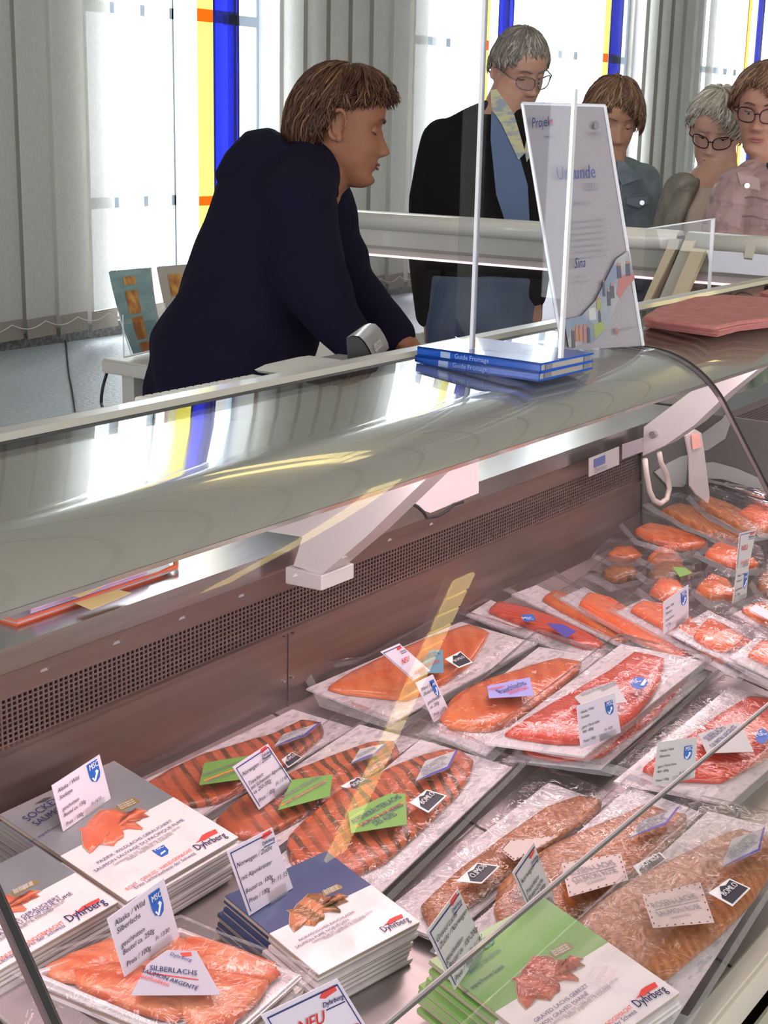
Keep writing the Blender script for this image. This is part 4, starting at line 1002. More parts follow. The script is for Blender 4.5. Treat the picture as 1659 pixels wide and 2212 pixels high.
bk1, a1, b1_, w1 = book('upper of the two blue books stacked on the counter top', ((901, 768), (1166, 806), (1263, 779)), ZC + .0125, .0105, 'blue books on the counter top')
ZB = ZC + .0235
# acrylic guard standing on the books, its face towards the customers
A0 = P(1026, 752, z=ZB); B0 = P(1211, 772, z=ZB)
r = root('acrylic_screen', 'tall clear acrylic screen standing on the blue books', 'screen', (A0 + B0) / 2)
up = Vector((0, 0, 1)); th = (B0 - A0).cross(up).normalized() * .006
G().prism([A0, B0, B0 + up * .62, A0 + up * .62], th).obj('panel', ACRYL, r)
GLOWE = M('acrylic_polished_edge', (.86, .84, .87), .08, 0, .9, coat=1)
eL = (B0 - A0).normalized() * .0035
G().prism([A0 - eL, A0, A0 + th * 1.2, A0 - eL + th * 1.2], up * .62).obj('left_edge', GLOWE, r)
G().prism([B0, B0 + eL, B0 + eL + th * 1.2, B0 + th * 1.2], up * .285).obj('right_edge', GLOWE, r)
# side wing running back from the left edge
wb = P(985, 727, z=ZB); wg = (wb - A0); 
G().prism([A0, A0 + wg, A0 + wg + up * .62, A0 + up * .62], th.normalized() * .003).obj('side_wing', ACRYL, r)
# certificate in a slanted clear holder
pq = [(1127, 224), (1305, 229), (1388, 747), (1214, 757)]
BL_ = P(1214, 757, z=ZB - .02); BR_ = P(1388, 747, z=ZC + .002)
ex = (BR_ - BL_); ex.z = 0; nb = ex.cross(up).normalized()
if nb.dot(FWD) > 0: nb = -nb
cpl = (BR_, (nb + up * .16).normalized())
Q = [PP(a, b, cpl) for a, b in pq]
r = root('certificate_holder', 'framed certificate headed Urkunde 2022 leaning back in a clear holder', 'certificate', (BR_ + BL_) / 2)
nn = cpl[1]
CARD = M('certificate_paper', (.30, .26, .262), .5)
G().prism(Q, -nn * .001).obj('sheet', CARD, r)
G().prism([q + nn * .0035 for q in Q], -nn * .0025).obj('front_cover', mat_thin('holder_clear', (.97, .97, .98), gain=.2), r)
for i, j in ((0, 1), (1, 2), (3, 0)): G().tube([Q[i] + nn * .001, Q[j] + nn * .001], .0022, 6).obj('holder_edge', GLOWE, r)
back = -Vector((nn.x, nn.y, 0)).normalized()
G().prism([Q[3], Q[2], Q[2] + back * .06, Q[3] + back * .06], up * .003).obj('holder_foot', ACRYL, r)
def qlerp(Q, u, v, lift=0.0):
    """u right, v up from the lower edge; Q = TL TR BR BL"""
    a = Q[3].lerp(Q[2], u); b = Q[0].lerp(Q[1], u); p = a.lerp(b, v)
    if lift:
        n = (Q[2] - Q[3]).cross(Q[0] - Q[3]).normalized()
        if n.dot(CAM - Q[3]) < 0: n = -n
        p = p + n * lift
    return p
def qt(s, Q, u0, u1, v, mat, parent, hs=1.0, lift=.0012, **k):
    return text(s, qlerp(Q, u0, v, lift), qlerp(Q, u1, v, lift), Q[0] - Q[3], mat, parent, hs, **k)
def qpoly(Q, pts, mat, parent, name='print', lift=.0012, th=.0003):
    v = [qlerp(Q, a, b, lift) for a, b in pts]; n = (Q[2] - Q[3]).cross(Q[0] - Q[3]).normalized()
    if n.dot(CAM - Q[3]) < 0: n = -n
    return G().prism(v, n * th).obj(name, mat, parent)
def pxp(pl, pts, mat, parent, name, th=.0004, lift=.001, n=None):
    """flat print or label: pixel outline laid on a real plane"""
    nn_ = pl[1]; v = [PP(a, b, pl) + nn_ * lift for a, b in pts]
    return G().prism(v, nn_ * th).obj(name, mat, parent)
def pxt(s, pl, p0, p1, mat, parent, hs=1.0, lift=.0018, upv=None, **k):
    a = PP(*p0, pl) + pl[1] * lift; b = PP(*p1, pl) + pl[1] * lift
    u = pl[1].cross(b - a)
    if (PP(p0[0] - 3, p0[1] - 20, pl) - a).dot(u) < 0: u = -u
    if upv: u = PP(*upv, pl) - PP(*p0, pl)
    return text(s, a, b, u, mat, parent, hs, **k)
UR = M('title_violet', (.10, .11, .30), .6)
cp_ = (cpl[0] + nn * .004, nn)
pxt('Urkunde', cp_, (1201, 389), (1284, 384), UR, r, 1.35, upv=(1196, 340), bold=.02); pxt('2022', cp_, (1266, 412), (1290, 411), GREYP, r, 1.5, upv=(1262, 380)); pxt('Dyhrberg AG', cp_, (1237, 443), (1273, 441), GREYP, r, 1.3, upv=(1232, 420))
for k in range(7):
    y = 484 + k * 13; x0 = 1228 + k * 1.6; s_ = ['Dyhrberg AG hat im Inspektionsjahr', 'Lebensmittel in der Schweiz mit Erfolg', 'gepruefte Verarbeitung ermoeglicht. Die', 'Fleisch, Jugendliche und Erwachsene', 'ermoeglichte Ausbildung. Praktika sind', 'ein fester Bestandteil und helfen uns', 'Dafuer bedanken wir uns herzlich'][k]
    pxt(s_, cp_, (x0, y), (x0 + 76 - (6 if k == 6 else 0), y - 7), GREYP, r, 1.25, upv=(x0 - 4, y - 20))
pxt('Sina', cp_, (1238, 580), (1262, 577), NAVY, r, 1.6, upv=(1234, 560), shear=.4); pxt('Roman Gfeller', cp_, (1241, 601), (1264, 598), GREYP, r, 1.3, upv=(1237, 585)); pxt('Manager Projekt', cp_, (1243, 612), (1272, 609), GREYP, r, 1.3, upv=(1239, 595))
pxp(cp_, ((1284, 262), (1290, 262), (1294, 275), (1288, 281), (1281, 275)), GREYP, r, 'drop_emblem', lift=.001); pxt('PROJEKT', cp_, (1273, 293), (1300, 292), GREYP, r, 1.2, upv=(1270, 280)); pxt('NACHHALTIGKEIT', cp_, (1276, 300), (1299, 299), GREYP, r, 1.2, upv=(1270, 280))
pxt('Projekt', cp_, (1147, 277), (1192, 272), NAVY, r, 1.6, upv=(1142, 255), shear=.3); pxp(cp_, ((1186, 262), (1191, 258), (1194, 264), (1189, 269)), RED, r, 'red_dot'); pxt('Praktikum', cp_, (1174, 298), (1197, 297), NAVY, r, 1.0, upv=(1170, 280))
# curved photo band with small figures
PB = M('photo_band_sky', (.20, .24, .32), .5, noise_mix=(18, (.40, .38, .36), .42, .6, (1, 1, 1)))
pxp(cp_, ((1218, 690), (1255, 682), (1285, 650), (1310, 600), (1330, 560), (1357, 541), (1369, 600), (1352, 622), (1332, 655), (1318, 690), (1302, 718), (1280, 740), (1228, 751)), PB, r, 'photo_band', lift=.0006)
PR_ = M('photo_red', (.42, .16, .15), .5); PG = M('photo_green', (.30, .33, .10), .5); PD = M('photo_dark', (.10, .09, .12), .5); PO = M('photo_orange', (.45, .20, .12), .5); PW = M('photo_pale', (.50, .47, .46), .5)
pxp(cp_, ((1336, 600), (1352, 592), (1368, 590), (1370, 602), (1352, 622), (1337, 645), (1330, 635)), PR_, r, 'photo_patch')
pxp(cp_, ((1280, 700), (1300, 695), (1306, 710), (1284, 732)), PG, r, 'photo_patch'); pxp(cp_, ((1270, 668), (1284, 664), (1287, 690), (1272, 692)), PW, r, 'photo_patch')
for (x, y, w_, h_, m_) in ((1233, 715, 6, 36, PD), (1241, 707, 6, 30, PO), (1249, 708, 6, 28, PO), (1258, 706, 6, 34, PR_), (1267, 708, 5, 32, PD), (1287, 648, 8, 20, PG), (1291, 672, 4, 24, PD), (1316, 618, 8, 26, PD), (1310, 630, 6, 30, PD), (1331, 575, 8, 26, PD), (1350, 570, 8, 26, PD), (1300, 610, 4, 30, PD)):
    pxp(cp_, ((x, y), (x + w_, y - 1), (x + w_ + 2, y + h_), (x + 1, y + h_ + 1)), m_, r, 'photo_figure', lift=.0014)
    pxp(cp_, ((x + 1, y - 6), (x + w_ - 1, y - 6), (x + w_, y), (x + 1, y)), PO, r, 'photo_face', lift=.0014)
pxp(cp_, ((1328, 710), (1333, 708), (1336, 722), (1331, 724)), PR_, r, 'red_emblem'); pxt('mitenand lernen', cp_, (1338, 716), (1374, 708), GREYP, r, 1.2, upv=(1334, 700))
# stack of pink cleaning cloths
CLO = M('pink_cloth', (.56, .19, .17), .9, noise_mix=(45, (.62, .25, .23), .35, .65, (1, 1, 1)), bump=(120, .5, .003))
r = root('cloth_stack', 'stack of folded pink cleaning cloths on the counter top at right', 'cloth', P(1500, 690, z=ZC))
for k in range(4):
    z = ZC + .002 + k * .0055
    v = [P(a, b, z=z) for a, b in ((1389, 706 - k * 5), (1420, 690 - k * 6), (1500, 660 - k * 4), (1560, 655 - k * 4), (1720, 668 - k * 5), (1720, 700 - k * 4), (1600, 716 - k * 4.6), (1548, 728 - k * 5), (1500, 722 - k * 5))]
    v = [p + Vector((random.uniform(-.003, .003), random.uniform(-.003, .003), 0)) for p in v]
    o = G().prism(v, (0, 0, .0048)).obj('cloth', CLO, r); bev(o, .0015, 2)
v = [P(a, b, z=ZC + .001) for a, b in ((1640, 640), (1760, 600), (1800, 620), (1700, 660))]
r2 = root('folded_cloth', 'second pink cloth lying behind the stack at the right edge', 'cloth', P(1700, 640, z=ZC)); o = G().prism([p + Vector((0, 0, .001)) for p in v], (0, 0, .006)).obj('cloth', CLO, r2); bev(o, .001)
# receipt printer / scale display and keyboard behind the rail
DG = M('device_dark', (.06, .06, .065), .4); SG = M('device_silver', (.36, .35, .35), .3, .3)
yk = .992
A_ = P(752, 791, y=yk); r = root('weighing_scale', 'grey and black scale display standing behind the rail', 'device', (A_.x, A_.y, 1.236))
prof_ = [P(a, b, y=yk) for a, b in ((752, 795), (748, 730), (760, 727), (773, 728), (784, 738), (795, 755), (803, 772), (805, 784))]
zt_ = prof_[3].z; wv_ = P(806, 701, z=zt_) - P(771, 727, z=zt_)
G().prism(prof_, wv_).obj('housing', DG, r)
vs = []; out = Vector((.0012, -.0008, .0012))
for p in prof_[1:]: vs += [p + out - wv_ * .01, p + wv_ * 1.01 + out]
mesh_obj('silver_cover', vs, [(2 * k, 2 * k + 1, 2 * k + 3, 2 * k + 2) for k in range(len(prof_) - 2)], SG, r, smooth=True)
box('stand', (A_.x, yk + .005, 1.235), (A_.x + .04, yk + .05, prof_[0].z + .004), DG, r)
G().prism([P(735, 788, y=yk), P(752, 784, y=yk), P(805, 774, y=yk), P(805, 784, y=yk), P(735, 797, y=yk)], (0, .05, 0)).obj('base_plate', DG, r)
e_ = prof_[6].lerp(prof_[5], .2) + wv_ * .15 + out * 1.6; text('epson', e_, e_ + wv_ * .45, prof_[5] - prof_[6], WHITEP, r, 1)
KM = M('keyboard_beige', (.60, .57, .50), .5); KK = M('key_cream', (.72, .69, .62), .5)
ka = P(386, 866, y=.99); kb = P(640, 812, y=.99)
r = root('keyboard', 'cream keyboard lying tilted along the rail before the saleswoman', 'keyboard', (ka + kb) / 2)
zk = ka.z - .003
box('housing', (ka.x - .01, .978, zk - .03), (kb.x + .03, 1.052, zk - .014), KM, r, bevel=.003)
kk = None
nx = 15
for j in range(3):
    for i in range(nx):
        x = ka.x + (kb.x - ka.x) * i / nx; wk = (kb.x - ka.x) / nx * (.86 if not (j == 0 and i == 0) else .9)
        y = .984 + j * .024
        if kk is None: kk = box('key', (x, y, zk - .012), (x + wk, y + .02, zk - .003), KK, r, bevel=.0012); k0 = (x, y)
        else:
            o = kk.copy(); COL.objects.link(o); o.parent = r; o.location = kk.location + Vector((x - k0[0], y - k0[1], j * .0012))
vv = [P(a, b, y=.984) for a, b in ((640, 812), (664, 800), (735, 783), (757, 780), (757, 790), (700, 800), (650, 818))]
G().prism(vv, (0, .06, 0)).obj('device_cradle', KM, r); o = r.children[-1]
box('foot', (ka.x, .985, 1.234), (kb.x, 1.03, zk - .03), KM, r) if zk - .03 > 1.236 else None
# ================================================================== THINGS ON THE WORKTOP
OR_ = M('tray_orange', (.62, .13, .06), .35); LIL = M('paper_lilac', (.60, .45, .66), .7); YL = M('note_yellow', (.72, .58, .26), .7); CLR = M('folder_clear_grey', (.34, .30, .33), .3)
tp = planez(WT + .003)
r = root('document_tray', 'clear letter tray with an orange rim full of lilac papers on the worktop', 'tray', P(200, 1290, z=WT))
base = [(-60, 1322), (38, 1348), (352, 1236), (382, 1228), (330, 1196), (60, 1240)]
G().prism([PP(a, b, tp) for a, b in ((-60, 1322), (38, 1348), (376, 1234), (300, 1150), (-60, 1230))], up * .0015).obj('tray_base', CLR, r)
G().tube([PP(-60, 1318, tp), PP(36, 1346, tp), PP(345, 1240, tp), PP(380, 1229, tp) + up * .003, PP(380, 1200, tp) + up * .01], .0032, 6).obj('orange_rim', OR_, r)
for k in range(11):
    z = WT + .005 + k * .0011; j = random.uniform(-3, 3)
    G().prism([P(a, b, z=z) for a, b in ((66 + k * .5, 1326 - k * 2.2 + j * .2), (322 - abs(5 - k) * 2 + j, 1244 - k * 2.6), (290, 1190), (40, 1270))], up * .0006).obj('lilac_paper', LIL, r)
r = root('sticky_note', 'yellow note hanging over the tray rim on the worktop', 'note', P(215, 1300, z=WT + .006), 'yellow notes')
G().prism([P(a, b, z=WT + .0085) for a, b in ((162, 1303), (197, 1318), (284, 1281), (252, 1274))], up * .0004).obj('note', YL, r)
r = root('sticky_note', 'yellow note lying on the lilac papers', 'note', P(215, 1270, z=WT + .018), 'yellow notes')
G().prism([P(a, b, z=WT + .0187) for a, b in ((148, 1286), (174, 1290), (262, 1246), (232, 1248))], up * .0004).obj('note', YL, r)
# white sheet with a black clip hanging from the canopy
xs_ = P(960, 1060, y=.985).x
r = root('notice_sheet', 'pale pink lit paper sheet with a black clip behind the canopy bracket', 'paper', P(970, 1080, y=.985))
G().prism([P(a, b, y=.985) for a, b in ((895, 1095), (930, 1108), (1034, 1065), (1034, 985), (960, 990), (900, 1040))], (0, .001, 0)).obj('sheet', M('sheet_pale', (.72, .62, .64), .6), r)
G().tube([P(a, b, y=.98) for a, b in ((890, 1088), (903, 1095), (915, 1106), (922, 1119), (945, 1115), (968, 1102), (980, 1090), (1000, 1084))], .0022, 6).obj('clip_wire', RUBBER, r)
# shelf label plates on the worktop lip (right) and the white loop
r = root('label_rail', 'clear label rail with a small blue emblem on the worktop edge', 'label', P(1300, 1000, y=1.0))
pl_ = (Vector((0, 1.0, 1)), Vector((0, -1, 0)))
pxp(pl_, ((1270, 990), (1335, 964), (1335, 1003), (1270, 1030)), M('label_holder', (.42, .40, .42), .4), r, 'holder', .001)
pxp(pl_, ((1280, 992), (1304, 982), (1304, 1000), (1280, 1010)), M('emblem_blue', (.10, .13, .30), .4), r, 'emblem', .001, .002)
pxt('Dyhrberg', pl_, (1280, 1022), (1306, 1011), GREYP, r, 1.2, .003)
pxp(pl_, ((1342, 960), (1387, 945), (1387, 975), (1342, 992)), CLR, r, 'emblem_strip', .001)
LOOP = M('loop_cream', (.55, .48, .44), .35)
r = root('hose_loop', 'cream plastic loop hanging at the end of the cold well', 'loop', P(1420, 1000, y=.9))
G().tube([P(a, b, y=.9) for a, b in ((1393, 992), (1396, 1020), (1403, 1060), (1412, 1080), (1426, 1088), (1440, 1078), (1446, 1055), (1440, 1025), (1428, 1000), (1424, 978))], .0042, 10).obj('loop', LOOP, r, smooth=True)
r = root('hanging_packet', 'narrow clear packet with a salmon coloured label hanging beside the cream loop', 'packet', P(1510, 1020, y=.84))
yp = .84
G().prism([P(a, b, y=yp) for a, b in ((1482, 942), (1503, 928), (1515, 935), (1522, 980), (1533, 1070), (1530, 1088), (1505, 1068), (1492, 1050), (1491, 990))], (0, .003, 0)).obj('pouch', M('pouch_milky', (.62, .55, .55), .25, alpha=.55, coat=.5), r)
G().prism([P(a, b, y=yp - .002) for a, b in ((1494, 940), (1511, 936), (1516, 966), (1497, 972))], (0, .001, 0)).obj('label', M('label_salmon', (.60, .30, .25), .5), r)
r = root('green_bottle', 'green glass bottle standing beyond the panel joint at right', 'bottle', P(1628, 950, y=1.12))
q = P(1630, 950, y=1.12); bz = WT + .001
BG = M('bottle_green', (.05, .12, .03), .12, coat=1)
G().tube([(q.x, q.y, bz), (q.x, q.y, bz + .004), (q.x, q.y, bz + .075), (q.x, q.y, bz + .10), (q.x, q.y, bz + .125), (q.x, q.y, bz + .15)], [.027, .029, .029, .02, .012, .012], 18).obj('bottle_glass', BG, r, smooth=True)
G().tube([(q.x, q.y, bz + .15), (q.x, q.y, bz + .158)], .013, 14).obj('cap', STEEL, r)
# end panel and chrome rods at the far right end of the well
GP = M('end_panel_grey', (.33, .34, .33), .35, coat=.4)
xe = 2.42
r = root('end_partition', 'curved grey partition panel inside the cold well at the right', 'partition', (xe, .76, .80))
PDK = M('partition_dark', (.10, .098, .092), .35)
G().prism([(xe, .50, deckz(.50)), (xe, 1.012, deckz(1.012)), (xe, 1.012, 1.032), (xe, .86, 1.032), (xe, .70, .985), (xe, .55, .90)], (.008, 0, 0)).obj('panel', PDK, r)
G().prism([(2.262, 1.0165, .84), (xe, 1.0165, .84), (xe, 1.0165, 1.008), (2.23, 1.0165, 1.008)], (0, -.003, 0)).obj('recess_shade_sheet', PDK, r)  # dark sheet over the wall colours in the shade of the recess
def rib(pts, name, dx): G().prism([P(a, b, x=xe - dx) for a, b in pts], (.003, 0, 0)).obj(name, GP, r)
rib(((1500, 1003), (1540, 998), (1590, 1012), (1640, 1034), (1659, 1050), (1659, 1072), (1610, 1050), (1560, 1035), (1505, 1032)), 'grey_ribbon', .006)
rib(((1512, 940), (1560, 905), (1572, 888), (1577, 912), (1566, 948), (1530, 972), (1505, 978)), 'upper_gusset', .004)
YPL = [P(a, b, y=1.012) for a, b in ((1412, 1020), (1440, 1000), (1470, 985), (1496, 980), (1496, 1030), (1470, 1052), (1440, 1050))]
G().prism(YPL, (0, -.003, 0)).obj('grey_cover', GP, r)
CH = M('chrome', (.75, .68, .72), .08, 1)
r = root('chrome_rack', 'three chrome rods lying across the end of the cold well', 'rack', P(1600, 1060, x=2.5))
for (a, b) in (((1530, 1040), (1650, 1072)), ((1545, 1056), (1670, 1092)), ((1568, 1078), (1680, 1110)), ((1570, 1048), (1690, 1070))):
    G().tube([P(*a, x=2.40), P(*b, x=2.30)], .0042, 10).obj('rod', CH, r, smooth=True)
    q = P(*a, x=2.40); G().ell(q, [Vector((.006, 0, 0)), Vector((0, .006, 0)), Vector((0, 0, .006))], 10, 8).obj('rod_end', CH, r, smooth=True)
box('rack_support', (2.405, .62, deckz(.62)), (2.415, .92, deckz(.92) + .03), CH, r)
# ================================================================== GOODS IN THE WELL
def hp(h): return (Vector((0, DY0, DZ0 + h)), DN)
BOARD = M('board_printed', (.68, .63, .64), .4, noise_mix=(55, (.47, .44, .47), .52, .62, (1, 3, 1)), coat=.3)
BOARDE = M('board_edge', (.55, .50, .48), .6)
S_ORANGE = mat_salmon('salmon_orange', (.58, .09, .012), (.66, .14, .03), (.70, .19, .06), scale=14, dist=3, bandpos=(.2, .9), lines=(0, 0, .9))
S_BRIGHT = mat_salmon('salmon_bright', (.70, .09, .015), (.76, .13, .03), (.80, .20, .08), scale=12, dist=2, bandpos=(.2, .9), lines=(0, 0, .4))
S_RED = mat_salmon('salmon_sockeye', (.52, .035, .015), (.64, .085, .035), (.58, .06, .03), scale=42, dist=1.2, bandpos=(.15, .7), lines=(0, 0, -.5))
S_ROSE = mat_salmon('salmon_rose', (.36, .11, .025), (.50, .17, .045), (.30, .10, .025), scale=30, dist=7, bandpos=(.2, .8), rough=.3, bump=.8, bscale=70, lines=(0, 0, .7))
S_HERB = mat_salmon('salmon_herb', (.13, .045, .012), (.56, .12, .04), (.50, .10, .03), scale=19, dist=5.5, bandpos=(.28, .50), rough=.3, bump=.6, bscale=60, lines=(0, 0, .5))
S_SLICE = mat_salmon('salmon_slices', (.66, .13, .05), (.76, .21, .09), (.82, .36, .20), scale=20, dist=5, bandpos=(.2, .85), rough=.25, bump=.6, lines=(0, 0, -.6))
S_HERBD = mat_salmon('salmon_dill', (.10, .06, .015), (.40, .16, .05), (.30, .10, .03), scale=18, dist=8, bandpos=(.3, .6), rough=.3, bump=.7)
SKINM = M('fish_skin', (.30, .12, .06), .4)
def fillet(name, pl, pts, mat, parent, th=.008, dome=.006, lift=.0008):
    """cushion-shaped slab over a traced outline, lying on plane pl"""
    n = pl[1]; b = [PP(a, c, pl) + n * lift for a, c in pts]
    # round the outline a little
    R = []
    for i in range(len(b)):
        p0, p1, p2 = b[i - 1], b[i], b[(i + 1) % len(b)]
        R += [p1.lerp(p0, .28), p1 * .5 + (p1.lerp(p0, .12) + p1.lerp(p2, .12)) * .25, p1.lerp(p2, .28)]
    c = sum(R, Vector()) / len(R); m_ = len(R)
    rings = [(1.0, 0.0), (1.0, .55), (.965, .85), (.90, 1.0), (.72, 1.0), (.45, 1.0), (.2, 1.0)]
    vs = []; fs = []
    for k, (sc, hh) in enumerate(rings):
        for p in R:
            q = c + (p - c) * sc; bump_ = dome * (1 - sc) ** .7 if k > 1 else 0
            w_ = .0012 * noise.noise(q * 45) if k > 1 else 0
            vs.append(q + n * (th * hh + bump_ + w_))
    for k in range(len(rings) - 1):
        for i in range(m_): fs.append((k * m_ + i, k * m_ + (i + 1) % m_, (k + 1) * m_ + (i + 1) % m_, (k + 1) * m_ + i))
    vs.append(c + n * (th + dome)); L = len(vs) - 1; k = len(rings) - 1
    for i in range(m_): fs.append((k * m_ + i, k * m_ + (i + 1) % m_, L))
    return mesh_obj(name, vs, fs, mat, parent, smooth=True)
def board(pl, pts, parent, mat=BOARD, th=.0025, name='board'):
    v = [PP(a, c, pl) for a, c in pts]; o = G().prism([p - pl[1] * th for p in v], pl[1] * th).obj(name, mat, parent); fixn(o); return o
def film(pl, pts, parent, lift=.013, name='vacuum_film', edge=True, drop=.011):
    """loose crinkled bag: grid over the outline, tight in the middle and low at the seams"""
    n = pl[1]; b = [PP(a, c, pl) for a, c in pts]
    c = sum(b, Vector()) / len(b); R = []
    for i in range(len(b)):
        for q in range(6): R.append(b[i].lerp(b[(i + 1) % len(b)], q / 6))
    m_ = len(R); rings = [1.0, .94, .86, .74, .6, .45, .3, .15]; vs = []; fs = []
    for k, sc in enumerate(rings):
        for p in R:
            q = c + (p - c) * sc
            hh = lift * min(1, (1 - sc) / .16) ** .6
            w_ = (.0035 if sc > .85 else .0022) * noise.noise(q * 38) + .0018 * noise.noise(q * 90)
            if k == 0: w_ = .003 * noise.noise(q * 30) + .001
            vs.append(q + n * (hh + w_ + .0015))
    for k in range(len(rings) - 1):
        for i in range(m_): fs.append((k * m_ + i, k * m_ + (i + 1) % m_, (k + 1) * m_ + (i + 1) % m_, (k + 1) * m_ + i))
    vs.append(c + n * (lift + .0015)); L = len(vs) - 1; k = len(rings) - 1
    for i in range(m_): fs.append((k * m_ + i, k * m_ + (i + 1) % m_, L))
    o = mesh_obj(name, vs, fs, FILM, parent, smooth=True)
    o.data.materials.append(SEAL)
    for i in range(m_): o.data.polygons[i].material_index = 1
    return o
def bomlo(pl, pts, parent, flip=False):
    pxp(pl, pts, WHITEP, parent, 'brand_sticker', .0004, .0005)
    a, b, c, d = [Vector(p) for p in pts]
    m_ = (a + b + c + d) / 4
    q = [m_ + (p - m_) * .86 for p in (a, b, c, d)]
    pxp(pl, [tuple(q[0].lerp(q[3], .5)), tuple(q[0].lerp(q[1], .45)), tuple(q[0].lerp(q[1], .7) * .75 + m_ * .25), tuple(q[1]), tuple(q[2]), tuple(q[3])], M('sticker_black', (.03, .03, .05), .5), parent, 'sticker_mountain', .0003, .0012)
    p0, p1 = q[3].lerp(q[0], .42).lerp(m_, .25), q[2].lerp(q[1], .42).lerp(m_, .2)
    if flip: p0, p1 = p1, p0
    pxt('BOMLO', pl, tuple(p0), tuple(p1), WHITEP, parent, 1.1, .0018, bold=.04)
GREENS = M('label_green', (.17, .36, .08), .5); PALES = M('label_pale', (.44, .44, .46), .4); SILV = M('label_silver', (.42, .42, .50), .35); ROSEL = M('label_rose', (.62, .50, .48), .5)
LIGHTB = M('label_light_blue', (.14, .30, .42), .4); LILB = M('label_lilac', (.34, .34, .72), .4); VIO = M('violet_edge', (.08, .06, .36), .4)
def arrow_label(pl, pts, parent, t0, t1, lines=('GESCHNITTEN', 'PRETRANCHE')):
    """pale pointed label with a violet edge along its lower right side; pts: left, top, right, bottom"""
    pxp(pl, pts, PALES, parent, 'cut_label', .0004, .001)
    a, b, c, d = [Vector(p) for p in pts]
    k = (c - d).length; off = (b - c).normalized() * 3.2
    pxp(pl, [tuple(a), tuple(a.lerp(d, .5) ), tuple(d), tuple(c), tuple(c + Vector((-5, 1))), tuple(d + Vector((-3.5, -3.5))), tuple(a.lerp(d, .5) + Vector((-1, -4)))], VIO, parent, 'label_edge', .0003, .0016)
    pxt(lines[0], pl, t0, t1, GREYP, parent, 1.2, .0016); 
    dx = Vector((6, 9)); pxt(lines[1], pl, tuple(Vector(t0) + dx), tuple(Vector(t1) + Vector((2, 11)) - Vector((6, -4)) * .5), GREYP, parent, 1.2, .0016)
def rosen(pl, pts, parent, full=True):
    """rose label: left, top, right, bottom corners"""
    pxp(pl, pts, ROSEL, parent, 'rose_label', .0004, .001)
    a, b, c, d = [Vector(p) for p in pts]; DR = M('dark_rose_print', (.14, .03, .04), .5)
    for p, q, nn2 in ((a, b, 7), (b, c, 5), (c, d, 7), (d, a, 5)):
        for k in range(nn2):
            m_ = p.lerp(q, (k + .5) / nn2); cen = (a + b + c + d) / 4; m_ = m_.lerp(cen, .07); dd = (q - p).normalized() * 2.6; ee = (cen - m_).normalized() * 3.0
            pxp(pl, [tuple(m_ - dd), tuple(m_ + ee * .6 - dd * .2), tuple(m_ + dd), tuple(m_ - ee * .5)], DR, parent, 'rose_print', .0002, .0016)
    e1 = lambda u, v: tuple(d.lerp(c, u) * (1 - v) + a.lerp(b, u) * v)
    if full:
        pxt('ROSEN-LACHS', pl, e1(.12, .56), e1(.88, .62), GREYP, parent, 1.25, .0017); pxt('SAUMON ROSE', pl, e1(.15, .30), e1(.88, .36), GREYP, parent, 1.25, .0017)
        pxt('NORWEGEN', pl, e1(.34, .19), e1(.66, .22), GREYP, parent, 1, .0017)
        pxp(pl, [e1(.12, .505), e1(.88, .565), e1(.88, .575), e1(.12, .515)], GREYP, parent, 'rule', .0002, .0016)
def msc(pl, cx_, cy_, w_, h_, parent, skew=0.0, flat=False):
    """blue shield with white tick"""
    f = lambda x, y: (cx_ + x * w_ / 2, cy_ + y * h_ / 2 + x * skew)
    pxp(pl, [f(-1, -1), f(1, -1), f(1, .2), f(.75, .7), f(.1, 1), f(-.6, .6), f(-.9, .1)], MSCB, parent, 'blue_shield', .0003, .0016)
    pxp(pl, [f(-.5, .35), f(-.25, .35), f(-.1, .6), f(.3, .05), f(.15, -.1), f(.4, -.2), f(.65, .1), f(.5, .3), f(.0, .8), f(-.2, .75)], WHITEP, parent, 'shield_tick', .0002, .0022)
    pxt('MSC', pl, f(-.8, -.45), f(.8, -.45), WHITEP, parent, 1.5, .0022, bold=.06)
def logo(pl, p0, p1, parent, up_px):
    """house logo: red fish with a D, the name below along p0-p1"""
    a = Vector(p0); b = Vector(p1); u = Vector(up_px) - a; e = b - a
    f = lambda x, y: tuple(a + e * x + u * y)
    pxp(pl, [f(.0, 1.50), f(.16, 1.62), f(.30, 1.95), f(.55, 2.0), f(1.0, 1.9), f(1.0, 1.35), f(.62, 1.35), f(.38, 1.25), f(.2, 1.42)], RED, parent, 'logo_fish', .0002, .0014)
    pxt('D', pl, f(.40, 1.45), f(.52, 1.45), WHITE, parent, 1.2, .0019); pxt('Dyhrberg', pl, p0, p1, NAVY, parent, 1.25, .0016, upv=up_px, bold=.03)
# ---------------------------------------------------------------- large sliced sides on printed boards
def side_pack(label, h, bpts, fpts, fmat, bag, group, th=.006, dome=.004, lift=.013):
    pl = hp(h); m_ = bpts[0]
    r = root('salmon_pack', label, 'fish pack', PP(*bpts[3], pl), group)
    board(pl, bpts, r); fillet('fillet', pl, fpts, fmat, r, th, dome)
    if bag: film(pl, bag, r, th + dome + .003)
    return r, (pl[0] + DN * (th + dome + .0095), DN)
GH = 'herb edged salmon sides on printed boards'
r, tpl = side_pack('herb edged salmon pack lying furthest back left by the steel wall', .006, [(255, 1712), (632, 1532), (765, 1572), (400, 1785)],
    [(295, 1712), (360, 1672), (430, 1640), (520, 1612), (600, 1590), (655, 1560), (692, 1566), (700, 1592), (640, 1645), (560, 1695), (470, 1740), (400, 1750), (330, 1740)], S_HERB, [(215, 1715), (400, 1600), (645, 1478), (800, 1560), (640, 1680), (400, 1805)], GH)
